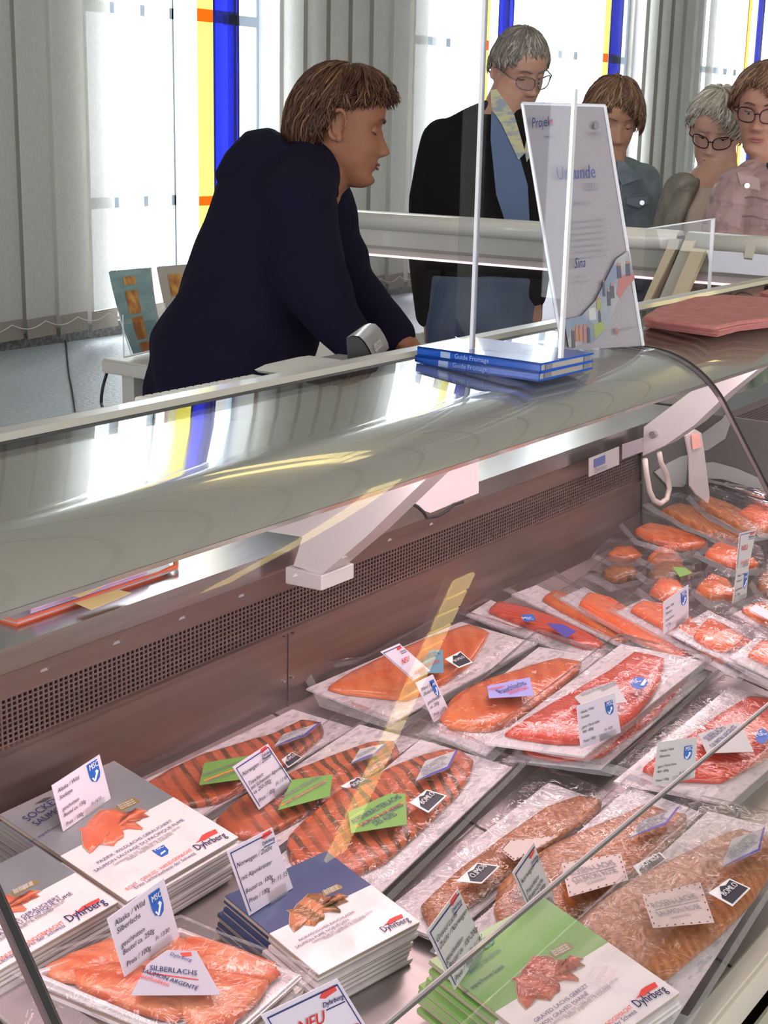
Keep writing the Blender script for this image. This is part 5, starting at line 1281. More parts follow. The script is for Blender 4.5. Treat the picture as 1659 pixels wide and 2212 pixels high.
pxp(tpl, [(441, 1650), (545, 1633), (520, 1686), (430, 1698)], GREENS, r, 'green_label'); pxt('ALPENKRÄUTERLACHS', tpl, (438, 1682), (525, 1650), GREYP, r, 1.2)
pxp(tpl, [(440, 1688), (530, 1655), (530, 1657), (440, 1691)], ORANGEP, r, 'rule', .0002, .0016); pxt('SAUMON AUX HERBES', tpl, (450, 1694), (522, 1668), GREYP, r, 1.2)
arrow_label(tpl, ((590, 1616), (612, 1588), (694, 1562), (660, 1592)), r, (606, 1604), (662, 1578)); bomlo(tpl, ((608, 1642), (630, 1626), (653, 1638), (622, 1660)), r)
r, tpl = side_pack('herb edged salmon pack in the middle of the three', .016, [(425, 1795), (777, 1565), (905, 1598), (560, 1860)],
    [(463, 1778), (514, 1733), (628, 1675), (704, 1644), (800, 1609), (850, 1606), (865, 1640), (760, 1710), (640, 1780), (560, 1822), (500, 1812)], S_HERB, [(395, 1800), (760, 1522), (950, 1590), (560, 1885)], GH)
pxp(tpl, [(600, 1752), (630, 1687), (718, 1675), (712, 1722)], GREENS, r, 'green_label'); pxt('ALPENKRÄUTERLACHS', tpl, (606, 1734), (694, 1683), GREYP, r, 1.2)
pxp(tpl, [(608, 1741), (704, 1688), (704, 1691), (608, 1744)], ORANGEP, r, 'rule', .0002, .0016); pxt('SAUMON AUX HERBES', tpl, (620, 1742), (706, 1694), GREYP, r, 1.2)
arrow_label(tpl, ((757, 1652), (777, 1620), (835, 1608), (810, 1634)), r, (772, 1640), (815, 1620)); bomlo(tpl, ((737, 1700), (770, 1680), (812, 1688), (775, 1712)), r)
r, tpl = side_pack('large herb edged salmon pack in front with green and pale labels', .028, [(560, 1885), (908, 1597), (1107, 1657), (800, 1950)],
    [(618, 1835), (622, 1815), (650, 1785), (690, 1750), (735, 1712), (800, 1687), (850, 1662), (900, 1642), (960, 1626), (990, 1626), (1022, 1650), (1015, 1680), (990, 1720), (930, 1780), (880, 1825), (830, 1870), (760, 1900), (700, 1908), (650, 1895), (625, 1865)], S_HERB, [(540, 1895), (905, 1555), (1145, 1648), (815, 1980)], GH, .007)
pxp(tpl, [(752, 1756), (840, 1717), (875, 1717), (879, 1783), (758, 1802)], GREENS, r, 'green_label')
pxt('ALPENKRÄUTERLACHS', tpl, (764, 1784), (868, 1726), NAVY, r, 1.2); pxp(tpl, [(768, 1789), (872, 1734), (872, 1737), (768, 1792)], ORANGEP, r, 'rule', .0002, .0016); pxt('SAUMON AUX HERBES', tpl, (782, 1790), (872, 1744), NAVY, r, 1.2); pxt('DES ALPES', tpl, (812, 1787), (858, 1764), NAVY, r, 1.2)
arrow_label(tpl, ((896, 1691), (918, 1646), (989, 1622), (969, 1662)), r, (912, 1672), (966, 1640)); bomlo(tpl, ((885, 1735), (921, 1707), (965, 1720), (925, 1757)), r)
GP_ = 'plain salmon sides on printed boards'
r, tpl = side_pack('orange salmon pack with a light blue label against the steel wall', .018, [(662, 1487), (995, 1343), (1160, 1390), (850, 1560)],
    [(706, 1492), (754, 1462), (830, 1426), (918, 1388), (1015, 1355), (1058, 1373), (1020, 1436), (956, 1484), (880, 1517), (830, 1512), (741, 1502)], S_ORANGE, [(648, 1458), (760, 1440), (985, 1318), (1185, 1380), (860, 1585), (690, 1530)], GP_, .008)
pxp(tpl, [(905, 1445), (930, 1406), (956, 1406), (958, 1455), (923, 1456)], LIGHTB, r, 'blue_label'); pxt('SAUMON', tpl, (912, 1436), (950, 1415), NAVY, r, 1.3); pxt('GRAVED', tpl, (918, 1446), (952, 1432), RED, r, 1)
bomlo(tpl, ((961, 1425), (994, 1408), (1021, 1432), (991, 1444)), r)
r, tpl = side_pack('orange salmon pack with a lilac label in the middle row', .030, [(925, 1580), (1165, 1397), (1295, 1420), (1050, 1630)],
    [(948, 1560), (972, 1520), (1000, 1502), (1050, 1479), (1152, 1446), (1208, 1431), (1256, 1439), (1248, 1462), (1177, 1525), (1114, 1565), (1063, 1583), (1013, 1583), (975, 1578)], S_ORANGE, [(905, 1590), (1160, 1370), (1320, 1420), (1060, 1650)], GP_, .009, .008)
pxp(tpl, [(1052, 1484), (1144, 1465), (1153, 1505), (1056, 1510)], LILB, r, 'lilac_label'); pxt('Wildlachs', tpl, (1060, 1496), (1090, 1487), RED, r, 1.2); pxt('Rauchlachs', tpl, (1082, 1502), (1138, 1481), NAVY, r, 1.2); pxt('saumon', tpl, (1100, 1503), (1142, 1490), RED, r, 1)
# red sockeye side under the front one, seen at the right
r, tpl = side_pack('brown red salmon pack half under the bright sockeye pack', .026, [(1100, 1640), (1420, 1420), (1540, 1450), (1300, 1660)],
    [(1120, 1630), (1300, 1540), (1440, 1440), (1500, 1450), (1420, 1550), (1300, 1640), (1200, 1650)], S_RED, [(1080, 1650), (1410, 1410), (1560, 1450), (1320, 1680)], GP_, .006)
r, tpl = side_pack('bright red sockeye salmon pack with a pale label and round blue sticker', .048, [(1052, 1606), (1342, 1391), (1523, 1428), (1262, 1634)],
    [(1086, 1593), (1157, 1548), (1233, 1505), (1316, 1457), (1369, 1415), (1435, 1429), (1426, 1477), (1408, 1509), (1371, 1557), (1339, 1578), (1253, 1611), (1202, 1611), (1126, 1601)], S_RED, [(1025, 1608), (1335, 1375), (1545, 1428), (1270, 1650)], GP_, .008, .006)
pxp(tpl, [(1240, 1508), (1262, 1494), (1326, 1473), (1354, 1518), (1262, 1532)], PALES, r, 'pale_label'); pxt('WILDLACHS', tpl, (1258, 1508), (1300, 1487), GREYP, r, 1.2); pxt('saumon', tpl, (1300, 1496), (1336, 1480), GREYP, r, 1.4)
cx0, cy0 = 1380, 1477
pxp(tpl, [(cx0 + 19 * math.cos(t * .524), cy0 + 13 * math.sin(t * .524)) for t in range(12)], MSCB, r, 'blue_sticker'); pxt('MSC', tpl, (1366, 1482), (1384, 1476), WHITEP, r, 1.2, .0024)
pxp(tpl, [(1382, 1484), (1386, 1478), (1392, 1470), (1396, 1474), (1390, 1484)], WHITEP, r, 'sticker_tick', .0002, .0022)
r, tpl = side_pack('red silver salmon pack with a white pointed label at the right edge', .030, [(1325, 1688), (1575, 1484), (1800, 1540), (1572, 1738)],
    [(1385, 1668), (1400, 1652), (1509, 1581), (1564, 1541), (1620, 1508), (1700, 1520), (1720, 1600), (1625, 1658), (1558, 1695), (1503, 1692), (1440, 1690)], S_RED, [(1295, 1668), (1560, 1462), (1830, 1540), (1585, 1752)], GP_, .007)
pxp(tpl, [(1507, 1587), (1595, 1561), (1606, 1580), (1628, 1626), (1526, 1629)], PALES, r, 'silver_label'); pxt('SILBERLACHS', tpl, (1530, 1604), (1568, 1576), NAVY, r, 1.4); pxt('SAUMON ARGENTÉ', tpl, (1544, 1620), (1596, 1576), NAVY, r, 1.4)
pxp(tpl, [(1645 + 14 * math.cos(t * .524), 1592 + 16 * math.sin(t * .524)) for t in range(12)], MSCB, r, 'blue_sticker'); pxt('MSC', tpl, (1634, 1596), (1656, 1590), WHITEP, r, 1.2, .0024)
GR = 'rose salmon sides with patterned labels'
r, tpl = side_pack('rose salmon pack lying left of the three in the front row', .012, [(820, 1975), (1185, 1690), (1312, 1735), (960, 2035)],
    [(905, 1965), (980, 1895), (1080, 1820), (1180, 1750), (1255, 1725), (1300, 1735), (1290, 1775), (1205, 1825), (1110, 1890), (1030, 1955), (930, 2015)], S_ROSE, [(800, 1985), (1175, 1655), (1345, 1720), (975, 2060)], GR, .007)
rosen(tpl, ((1080, 1838), (1098, 1818), (1205, 1808), (1110, 1862)), r, False)
bomlo(tpl, ((985, 1905), (1030, 1865), (1080, 1872), (1040, 1910)), r, True)
r, tpl = side_pack('rose salmon pack in the middle of the three in the front row', .024, [(1010, 2005), (1362, 1698), (1515, 1755), (1190, 2070)],
    [(1065, 1970), (1075, 1920), (1130, 1870), (1180, 1840), (1260, 1800), (1340, 1770), (1395, 1743), (1440, 1760), (1482, 1766), (1480, 1800), (1400, 1880), (1300, 1960), (1200, 2020), (1120, 2020), (1075, 2000)], S_ROSE, [(990, 2015), (1360, 1676), (1545, 1750), (1205, 2095)], GR, .007)
rosen(tpl, ((1212, 1867), (1340, 1846), (1357, 1903), (1228, 1940)), r)
arrow_label(tpl, ((1360, 1812), (1385, 1775), (1467, 1745), (1440, 1782)), r, (1378, 1796), (1442, 1758)); bomlo(tpl, ((1367, 1872), (1425, 1842), (1440, 1856), (1385, 1896)), r)
r, tpl = side_pack('large rose salmon pack nearest the glass in the front row', .040, [(1165, 2085), (1530, 1752), (1720, 1800), (1440, 2230)],
    [(1222, 2045), (1230, 2015), (1290, 1960), (1370, 1905), (1480, 1850), (1560, 1810), (1600, 1798), (1660, 1815), (1675, 1850), (1655, 1910), (1620, 1960), (1560, 2020), (1500, 2070), (1440, 2120), (1340, 2125), (1260, 2085)], S_ROSE, [(1140, 2095), (1515, 1722), (1760, 1780), (1480, 2235)], GR, .008, .005)
rosen(tpl, ((1387, 1938), (1512, 1908), (1542, 1995), (1410, 2007)), r)
arrow_label(tpl, ((1557, 1877), (1580, 1815), (1652, 1790), (1640, 1840)), r, (1576, 1852), (1636, 1810)); bomlo(tpl, ((1530, 1930), (1575, 1899), (1621, 1920), (1582, 1959)), r)
# ---------------------------------------------------------------- second row: long packs leaning in a fan
GF = 'long salmon packs fanned out in the back row'
def fan(label, h, b, f, mat, bag, dome=.008):
    pl = hp(h); r = root('salmon_pack', label, 'fish pack', PP(*b[3], pl), GF); board(pl, b, r); dome *= .4; fillet('fillet', pl, f, mat, r, .007, dome); film(pl, bag, r, .010 + dome); return r, (pl[0] + DN * (.0165 + dome), DN)
r, tpl = fan('red salmon pack at the left end of the fanned row with a blue diamond label', .012, [(1008, 1328), (1060, 1296), (1325, 1396), (1290, 1432)], [(1052, 1325), (1072, 1305), (1130, 1318), (1205, 1345), (1280, 1378), (1308, 1402), (1260, 1405), (1155, 1365)], S_RED, [(990, 1330), (1050, 1262), (1340, 1396), (1300, 1450)])
pxp(tpl, [(1125, 1330), (1150, 1328), (1158, 1342), (1132, 1344)], MSCB, r, 'blue_sticker'); pxt('MSC', tpl, (1130, 1342), (1152, 1342), WHITEP, r, 1.2, .0024); pxp(tpl, [(1180, 1348), (1215, 1350), (1245, 1366), (1222, 1380)], VIO, r, 'diamond_label')
r, tpl = fan('orange salmon pack second from the left in the fanned row', .024, [(1105, 1284), (1158, 1264), (1420, 1380), (1385, 1416)], [(1168, 1298), (1196, 1280), (1245, 1300), (1310, 1335), (1370, 1380), (1345, 1392), (1262, 1352)], S_ORANGE, [(1085, 1278), (1180, 1240), (1440, 1380), (1395, 1430)])
r, tpl = fan('pale orange salmon pack in the middle of the fanned row', .036, [(1210, 1292), (1262, 1268), (1525, 1410), (1470, 1440)], [(1246, 1312), (1268, 1286), (1312, 1296), (1405, 1350), (1500, 1422), (1455, 1426), (1340, 1374)], S_BRIGHT, [(1190, 1290), (1270, 1240), (1545, 1415), (1480, 1452)])
r, tpl = fan('red orange salmon pack behind the tag with the blue shield', .048, [(1330, 1322), (1392, 1292), (1640, 1430), (1590, 1462)], [(1358, 1322), (1384, 1303), (1440, 1312), (1530, 1360), (1600, 1420), (1560, 1436), (1450, 1372)], S_BRIGHT, [(1310, 1322), (1396, 1264), (1660, 1435), (1600, 1476)])
r, tpl = fan('bright orange salmon pack in the centre right of the fanned row', .058, [(1445, 1366), (1530, 1318), (1700, 1400), (1660, 1470)], [(1495, 1378), (1520, 1348), (1528, 1344), (1560, 1356), (1598, 1380), (1640, 1402), (1560, 1412), (1520, 1400)], S_BRIGHT, [(1430, 1368), (1535, 1290), (1720, 1400), (1670, 1490)], .012)
r, tpl = fan('orange salmon pack with a glossy white label at the right edge', .070, [(1575, 1420), (1640, 1372), (1800, 1430), (1740, 1500)], [(1612, 1420), (1640, 1390), (1700, 1400), (1760, 1450), (1680, 1450)], S_BRIGHT, [(1560, 1420), (1640, 1352), (1820, 1430), (1760, 1520)], .012)
r, tpl = fan('orange salmon pack with a pale pink label high at the right edge', .076, [(1585, 1325), (1650, 1300), (1800, 1380), (1760, 1420)], [(1598, 1322), (1640, 1306), (1720, 1350), (1740, 1380), (1660, 1360)], S_ORANGE, [(1570, 1322), (1655, 1275), (1820, 1380), (1770, 1440)], .010)
pxp(tpl, [(1618, 1318), (1630, 1308), (1720, 1345), (1700, 1362)], M('label_pinkwhite', (.75, .62, .72), .4), r, 'pink_label')
# ---------------------------------------------------------------- small vacuum packs heaped at the back
GB = 'small fish packs heaped at the back'
def small(label, h, f, mat, bag, extra=None, dome=.012):
    pl = hp(h); r = root('small_fish_pack', label, 'fish pack', PP(*f[0], pl), GB); dome *= .5; fillet('fillet', pl, f, mat, r, .010, dome); film(pl, bag, r, .017); return r, (pl[0] + DN * .0235, DN)
small('small orange fish pack nearest the steel wall', .018, [(1308, 1210), (1325, 1192), (1362, 1190), (1388, 1212), (1350, 1220)], S_ORANGE, [(1275, 1208), (1310, 1175), (1385, 1180), (1410, 1222), (1330, 1235)])
small('small dark dill fish pack in front of the orange one by the wall', .020, [(1295, 1248), (1320, 1232), (1368, 1236), (1378, 1252), (1330, 1262)], S_HERBD, [(1260, 1250), (1300, 1215), (1390, 1222), (1400, 1262), (1320, 1280)])
small('small orange fish pack with a violet corner in the heap', .034, [(1395, 1215), (1420, 1190), (1455, 1200), (1475, 1225), (1430, 1228)], S_ORANGE, [(1370, 1215), (1410, 1165), (1490, 1190), (1500, 1235), (1420, 1245)])
r, tpl = small('small dill fish pack with a green label in the heap', .045, [(1395, 1250), (1425, 1225), (1465, 1228), (1500, 1250), (1440, 1268), (1410, 1262)], S_HERBD, [(1370, 1250), (1415, 1208), (1510, 1222), (1530, 1262), (1430, 1285)])
pxp(tpl, [(1452, 1226), (1480, 1228), (1495, 1240), (1468, 1248)], GREENS, r, 'green_label')
small('pale orange fish pack just behind the fanned row', .050, [(1400, 1285), (1420, 1262), (1460, 1265), (1480, 1292), (1440, 1305)], S_BRIGHT, [(1370, 1285), (1405, 1245), (1490, 1255), (1500, 1300), (1420, 1320)])
small('orange fish pack between the two white tags', .060, [(1500, 1280), (1530, 1250), (1570, 1262), (1590, 1300), (1540, 1300)], S_ORANGE, [(1490, 1285), (1520, 1235), (1590, 1250), (1610, 1310), (1530, 1318)])
small('amber fish pack at the right edge behind the pink label pack', .066, [(1630, 1270), (1650, 1240), (1700, 1260), (1720, 1300), (1660, 1300)], S_HERBD, [(1615, 1270), (1645, 1222), (1720, 1245), (1740, 1310), (1650, 1315)])
small('orange fish pack in a clear tray below the big brown sides', .070, [(1518, 1205), (1545, 1180), (1600, 1200), (1640, 1230), (1590, 1232)], S_BRIGHT, [(1495, 1205), (1540, 1160), (1650, 1200), (1660, 1245), (1580, 1248)])
small('long orange salmon pack along the back of the heap', .046, [(1368, 1152), (1395, 1138), (1450, 1150), (1510, 1170), (1530, 1185), (1470, 1192), (1400, 1172)], S_ORANGE, [(1335, 1140), (1385, 1108), (1530, 1160), (1560, 1192), (1470, 1210), (1370, 1180)], dome=.006)
small('brownish salmon side with a small white label at the back of the heap', .066, [(1425, 1108), (1460, 1096), (1520, 1110), (1590, 1150), (1610, 1180), (1540, 1165), (1470, 1130)], S_ROSE, [(1385, 1096), (1450, 1075), (1560, 1092), (1630, 1170), (1610, 1200), (1480, 1150)], dome=.006)
small('long tan salmon side lying above the brownish one', .086, [(1505, 1092), (1525, 1082), (1580, 1102), (1640, 1135), (1660, 1160), (1600, 1150), (1540, 1118)], S_ROSE, [(1480, 1080), (1520, 1060), (1640, 1100), (1700, 1160), (1620, 1175), (1520, 1120)], dome=.008)
small('orange salmon side at the right edge of the heap', .092, [(1590, 1118), (1615, 1098), (1680, 1110), (1720, 1150), (1650, 1148)], S_BRIGHT, [(1570, 1110), (1610, 1070), (1720, 1095), (1740, 1165), (1640, 1165)])
# ---------------------------------------------------------------- flat cardboard sleeves in stacks
MAPO = [(650, 755), (720, 740), (750, 690), (850, 590), (980, 580), (1040, 615), (1160, 600), (1165, 575), (1270, 600), (1230, 620), (1280, 650), (1215, 655), (1200, 685), (1130, 680), (1220, 745), (1215, 765), (1100, 755), (1060, 765), (1035, 770), (1060, 800), (1055, 835), (1000, 865), (970, 905), (880, 895), (815, 885), (780, 915), (800, 945), (765, 970), (705, 910), (690, 830), (690, 775)]
MAPO = [(x / 3.95, 1600 + y / 3.95) for x, y in MAPO]
def uvframe(pl, q):
    """q: TL TR BR BL pixels; returns origin, ex, ey of the sleeve"""
    w_ = [PP(a, b, pl) for a, b in q]; o = w_[3]; ex = w_[2] - w_[3]; ey = w_[0] - w_[3]
    ey = ey - ex * (ey.dot(ex) / ex.dot(ex)); return o, ex, ey
Q1 = [(-50, 1782), (235, 1675), (515, 1808), (276, 1947)]
H1 = .052
F1 = uvframe(hp(H1), Q1)
def inv(px, py):
    p = PP(px, py, hp(H1)) - F1[0]; return p.dot(F1[1]) / F1[1].dot(F1[1]), p.dot(F1[2]) / F1[2].dot(F1[2])
MAPUV = [inv(*p) for p in MAPO]; DIV = inv(230, 1797)[1]
SLEEVEW = M('sleeve_white', (.80, .73, .74), .4, coat=.25, noise_mix=(28, (.74, .67, .69), .5, .6, (1, 1, 1)))
SLEEVEE = M('sleeve_side', (.40, .33, .26), .6)
def sleeve(label, group, frame_, n, h, top_mat, map_mat, lines, z_th=.0042, detail=True, jit=None, title=None, msc_=False, foot=True):
    """one folded cardboard sleeve: tray side, two-tone cover, cut-out with fish, print"""
    o, ex, ey = frame_
    if jit: o = o + ex.normalized() * jit[0] + ey.normalized() * jit[1]
    r = root('salmon_sleeve', label, 'fish pack', o, group)
    f = lambda u, v, t=0: o + ex * u + ey * v + n * t
    if not detail:
        G().prism([f(0, 0, -z_th), f(1, 0, -z_th), f(1, DIV, -z_th), f(0, DIV, -z_th)], n * z_th).obj('cover_white', SLEEVEW, r)
        G().prism([f(0, DIV, -z_th), f(1, DIV, -z_th), f(1, 1, -z_th), f(0, 1, -z_th)], n * z_th).obj('cover_top', top_mat, r)
        G().prism([f(.004, .004, -z_th * 1.55), f(.996, .004, -z_th * 1.55), f(.996, .996, -z_th * 1.55), f(.004, .996, -z_th * 1.55)], n * (z_th * .5)).obj('inner_tray', SLEEVEE, r)
        return r
    G().prism([f(0, 0, -z_th), f(1, 0, -z_th), f(1, 1, -z_th), f(0, 1, -z_th)], n * (z_th - .001)).obj('inner_tray', SLEEVEE, r)
    G().prism([f(0, 0, -.001), f(1, 0, -.001), f(1, DIV, -.001), f(0, DIV, -.001)], n * .001).obj('cover_white', SLEEVEW, r)
    G().prism([f(0, DIV, -.001), f(1, DIV, -.001), f(1, 1, -.001), f(0, 1, -.001)], n * .001).obj('cover_top', top_mat, r)
    G().prism([f(a, b, .0002) for a, b in MAPUV], n * .0002).obj('cut_out_edge', SLEEVEE, r)
    cu = sum(a for a, b in MAPUV) / len(MAPUV); cv = sum(b for a, b in MAPUV) / len(MAPUV)
    vs = []; m_ = len(MAPUV); fs = []
    for sc, hh in ((.97, .0004), (.93, .0016), (.7, .0022), (.35, .0026)):
        for a, b in MAPUV:
            p = f(cu + (a - cu) * sc, cv + (b - cv) * sc, hh); vs.append(p + n * (.0008 * noise.noise(p * 60) if sc < .95 else 0))
    for k in range(3):
        for i in range(m_): fs.append((k * m_ + i, k * m_ + (i + 1) % m_, (k + 1) * m_ + (i + 1) % m_, (k + 1) * m_ + i))
    vs.append(f(cu, cv, .0027)); L = len(vs) - 1
    for i in range(m_): fs.append((3 * m_ + i, 3 * m_ + (i + 1) % m_, L))
    mesh_obj('fish_window', vs, fs, map_mat, r, smooth=True)
    G().prism([f(*inv(*p), .0001) for p in ((250, 1742), (285, 1723), (300, 1727), (302, 1733), (258, 1755))], n * .0002).obj('gold_seal', M('gold_print', (.26, .19, .07), .4), r)
    for k in range(3):
        a = inv(256 + k * 3, 1743 + k * 3.4); b = inv(288 + k * 3, 1729 + k * 3.4)
        text('Das Original seit', f(*a, .0005), f(*b, .0005), ey, WHITEP, r, 1)
    T = lambda s_, p0, p1, m__, hs=1.15, **k: text(s_, f(*inv(*p0), .0004), f(*inv(*p1), .0004), ey, m__, r, hs, **k)
    k_ = min(1, len(lines[0]) / 29); T(lines[0], (213, 1868), (213 + 166 * k_, 1868 - 96 * k_), NAVY, .8); k_ = min(1, len(lines[1]) / 33); T(lines[1], (207, 1886), (207 + 198 * k_, 1886 - 116 * k_), NAVY, .8)
    T('Geniessen Sie mit Toast. Servis, avec toast, citron', (248, 1872), (390, 1789), GREYP, 1.2); T('Haltbar ungeöffnet / A conserver', (278, 1861), (376, 1803), GREYP, 1.2)
    if foot: T('ECHT · GENUSS · HANDGEMACHT', (276, 1925), (417, 1838), RED, .95); T('Erste Lachsräucherei der Schweiz', (294, 1922), (424, 1846), NAVY, .95)
    # logo
    lp = lambda x, y: f(*inv(x, y), .0004)
    a, b, u = Vector((427, 1838)), Vector((491, 1808)), Vector((-8, -15))
    T('Dyhrberg', tuple(a), tuple(b), NAVY, 1.15, bold=.02)
    g_ = lambda x, y: lp(*(a + (b - a) * x + u * y))
    G().prism([g_(.05, .95), g_(.18, 1.1), g_(.32, 1.5), g_(.5, 1.55), g_(.78, 1.5), g_(.80, .95), g_(.55, .95), g_(.35, .8), g_(.2, .95)], n * .0003).obj('logo_fish', RED, r)
    if msc_:
        c_ = Vector((347, 1842)); q = lambda x, y: lp(*(c_ + Vector((x, y))))
        G().prism([q(-19, -4), q(6, -16), q(17, -5), q(16, 3), q(2, 10), q(-6, 6)], n * .0003).obj('blue_shield', MSCB, r)
        text('MSC', q(-11, -1) + n * .0004, q(7, -10) + n * .0004, ey, WHITEP, r, 1.0)
        G().prism([q(-1, 3) + n * .0003, q(9, -4) + n * .0003, q(11, -2) + n * .0003, q(1, 6) + n * .0003], n * .0002).obj('shield_tick', WHITEP, r)
    if title:
        T(title[0], (61, 1776), (142, 1724), title[2], .95); T(title[1], (80, 1786), (150, 1742), title[2], .95)
        T('wild · original Premium Qualität', (66, 1822), (155, 1770), NAVY, 1.1)
    return r
def stack(frame_, h, count, name, group, top_mat, seed, spread=.004):
    """the sleeves below the top one, each its own thing"""
    rnd = random.Random(seed); proto = None
    for k in range(1, count):
        lab = '%s, number %s sleeve from the top' % (name, ['', 'second', 'third', 'fourth', 'fifth', 'sixth', 'seventh', 'eighth', 'ninth', 'tenth'][k]) if k < 10 else name
        lab = lab.replace('number ', '')
        off = frame_[1].normalized() * rnd.uniform(-spread, spread) + frame_[2].normalized() * rnd.uniform(-spread, spread) * .8 - DN * (.0060 * k)
        if proto is None: proto = sleeve(lab, group, (frame_[0] + off, frame_[1], frame_[2]), DN, h, top_mat, None, None, .0038, detail=False); p0 = off
        else:
            c = proto.copy(); COL.objects.link(c); c.location = proto.location + off - p0; c['label'] = lab
            for ch in list(proto.children):
                d = ch.copy(); COL.objects.link(d); d.parent = c
GREYC = M('sleeve_grey', (.22, .24, .26), .35, .2, coat=.2, noise_mix=(5, (.30, .31, .33), .4, .6, (1, 1, 1))); BLUEC = M('sleeve_blue', (.035, .055, .16), .35, .1, coat=.3, noise_mix=(4, (.12, .17, .22), .45, .65, (1, 1, 1))); GREENC = M('sleeve_green', (.14, .34, .07), .35, coat=.4, noise_mix=(5, (.24, .40, .13), .45, .65, (1, 1, 1)))
S_WIN = mat_salmon('salmon_window', (.62, .13, .06), (.70, .18, .09), (.66, .15, .08), scale=9, dist=4, bandpos=(.1, .9), rough=.3, bump=.4)
S_WIN2 = mat_salmon('salmon_window_herb', (.20, .10, .03), (.56, .20, .09), (.46, .17, .07), scale=12, dist=6, bandpos=(.3, .55), rough=.2, bump=.9)
S_WIN3 = mat_salmon('salmon_window_graved', (.36, .05, .03), (.55, .12, .07), (.45, .08, .05), scale=12, dist=7, bandpos=(.3, .6), rough=.12, bump=1.0, bscale=60)
G1 = 'grey and white salmon sleeves, left stack'
L1 = ('PAZIFIK WILDLACHS GERÄUCHERT', 'SAUMON SAUVAGE DU PACIFIQUE FUMÉ')
sleeve('top grey and white sleeve of the left stack with a salmon red map window', G1, F1, DN, H1, GREYC, S_WIN, L1, title=('SOCKEYE', 'SAUMON', NAVY), msc_=True)
eh = [F1[0] + F1[1] * u + F1[2] * v for u, v in (inv(75, 1738), inv(95, 1725), inv(112, 1722), inv(98, 1732))]
o_ = G().prism([p + DN * .0003 for p in eh], DN * .0003).obj('hanging_hole', M('hole_dark', (.06, .06, .06), .6), [q_ for q_ in bpy.data.objects if q_.name.startswith('salmon_sleeve')][0])
stack(F1, H1, 8, 'grey and white sleeve in the left stack', G1, GREYC, 4)
# same sleeves, front left stack
Q2 = [(-350, 2040), (-30, 1866), (255, 1948), (-65, 2132)]; H2 = .058
F2 = uvframe(hp(H2), Q2); G2 = 'grey and white salmon sleeves, lower left stack'
sleeve('top grey and white sleeve of the lower left stack, cut by the left edge', G2, F2, DN, H2, GREYC, S_WIN, L1)
stack(F2, H2, 9, 'grey and white sleeve in the lower left stack', G2, GREYC, 5)
Q3 = [(388, 1978), (600, 1870), (907, 1991), (689, 2105)]; H3 = .050
F3 = uvframe(hp(H3), Q3); G3 = 'blue and white salmon sleeves'
sleeve('top blue and white sleeve with a herb brown map window', G3, F3, DN, H3, BLUEC, S_WIN2, ('NORWEGISCHER RAUCHLACHS', 'SAUMON FUMÉ NORVÉGIEN'), foot=False)
stack(F3, H3, 8, 'blue and white sleeve in the middle stack', G3, BLUEC, 6)
Q4 = [(805, 2141), (1043, 1983), (1468, 2143), (1230, 2310)]; H4 = .066
F4 = uvframe(hp(H4), Q4); G4 = 'green and white graved salmon sleeves'
GT = M('print_teal', (.05, .25, .22), .5)
sleeve('top green and white graved salmon sleeve with a dark glossy map window', G4, F4, DN, H4, GREENC, S_WIN3, ('GRAVED LACHS GEBEIZT', 'SAUMON GRAVED MARINÉ'), title=('GRAVED', 'GRAVED SAUMON', GT))
stack(F4, H4, 9, 'green and white sleeve in the front stack', G4, GREENC, 7, .007)
# white tray of silver salmon slices with pointed label
pl = hp(.050); TRAYW = M('tray_white', (.80, .74, .75), .35, coat=.4)
r = root('salmon_tray', 'white tray of pale salmon slices under film with a grey pointed label', 'fish pack', PP(471, 2270, pl))
tb = [(60, 2097), (388, 2000), (656, 2105), (471, 2270)]
w_ = [PP(a, b, pl) for a, b in tb]; c = sum(w_, Vector()) / 4
inn = [p.lerp(c, .07) for p in w_]
vs = [p for p in w_] + [p for p in inn] + [p - DN * .010 for p in inn] + [p - DN * .003 for p in w_] + [p.lerp(c, .05) - DN * .013 for p in w_]
fs = [(i, (i + 1) % 4, 4 + (i + 1) % 4, 4 + i) for i in range(4)] + [(4 + i, 4 + (i + 1) % 4, 8 + (i + 1) % 4, 8 + i) for i in range(4)] + [(8, 9, 10, 11)] + [(12 + i, 12 + (i + 1) % 4, (i + 1) % 4, i) for i in range(4)] + [(16 + i, 16 + (i + 1) % 4, 12 + (i + 1) % 4, 12 + i) for i in range(4)] + [(19, 18, 17, 16)]
o = mesh_obj('tray_shell', vs, fs, TRAYW, r); bev(o, .002, 2)
ip = (pl[0] - DN * .0085, DN)
fillet('slice', ip, [(92, 2098), (150, 2070), (235, 2036), (290, 2040), (260, 2090), (180, 2130), (110, 2122)], S_SLICE, r, .005, .004); fillet('slice', ip, [(230, 2040), (300, 2018), (380, 2030), (430, 2060), (380, 2110), (290, 2120), (230, 2090)], S_SLICE, r, .006, .004)
fillet('slice', ip, [(395, 2030), (450, 2040), (520, 2062), (600, 2092), (606, 2112), (560, 2140), (480, 2130), (410, 2090)], S_SLICE, r, .0055, .004); fillet('slice', ip, [(150, 2110), (260, 2090), (360, 2110), (420, 2170), (380, 2215), (290, 2190), (170, 2140)], S_SLICE, r, .0075, .004)
fillet('slice', ip, [(380, 2100), (470, 2110), (585, 2128), (560, 2165), (500, 2220), (430, 2235), (380, 2190)], S_SLICE, r, .0078, .004)
tpl = (pl[0] + DN * .0105, DN)
pxp(tpl, [(282, 2153), (318, 2085), (360, 2055), (424, 2057), (477, 2152)], SILV, r, 'pointed_label', .0004, .001)
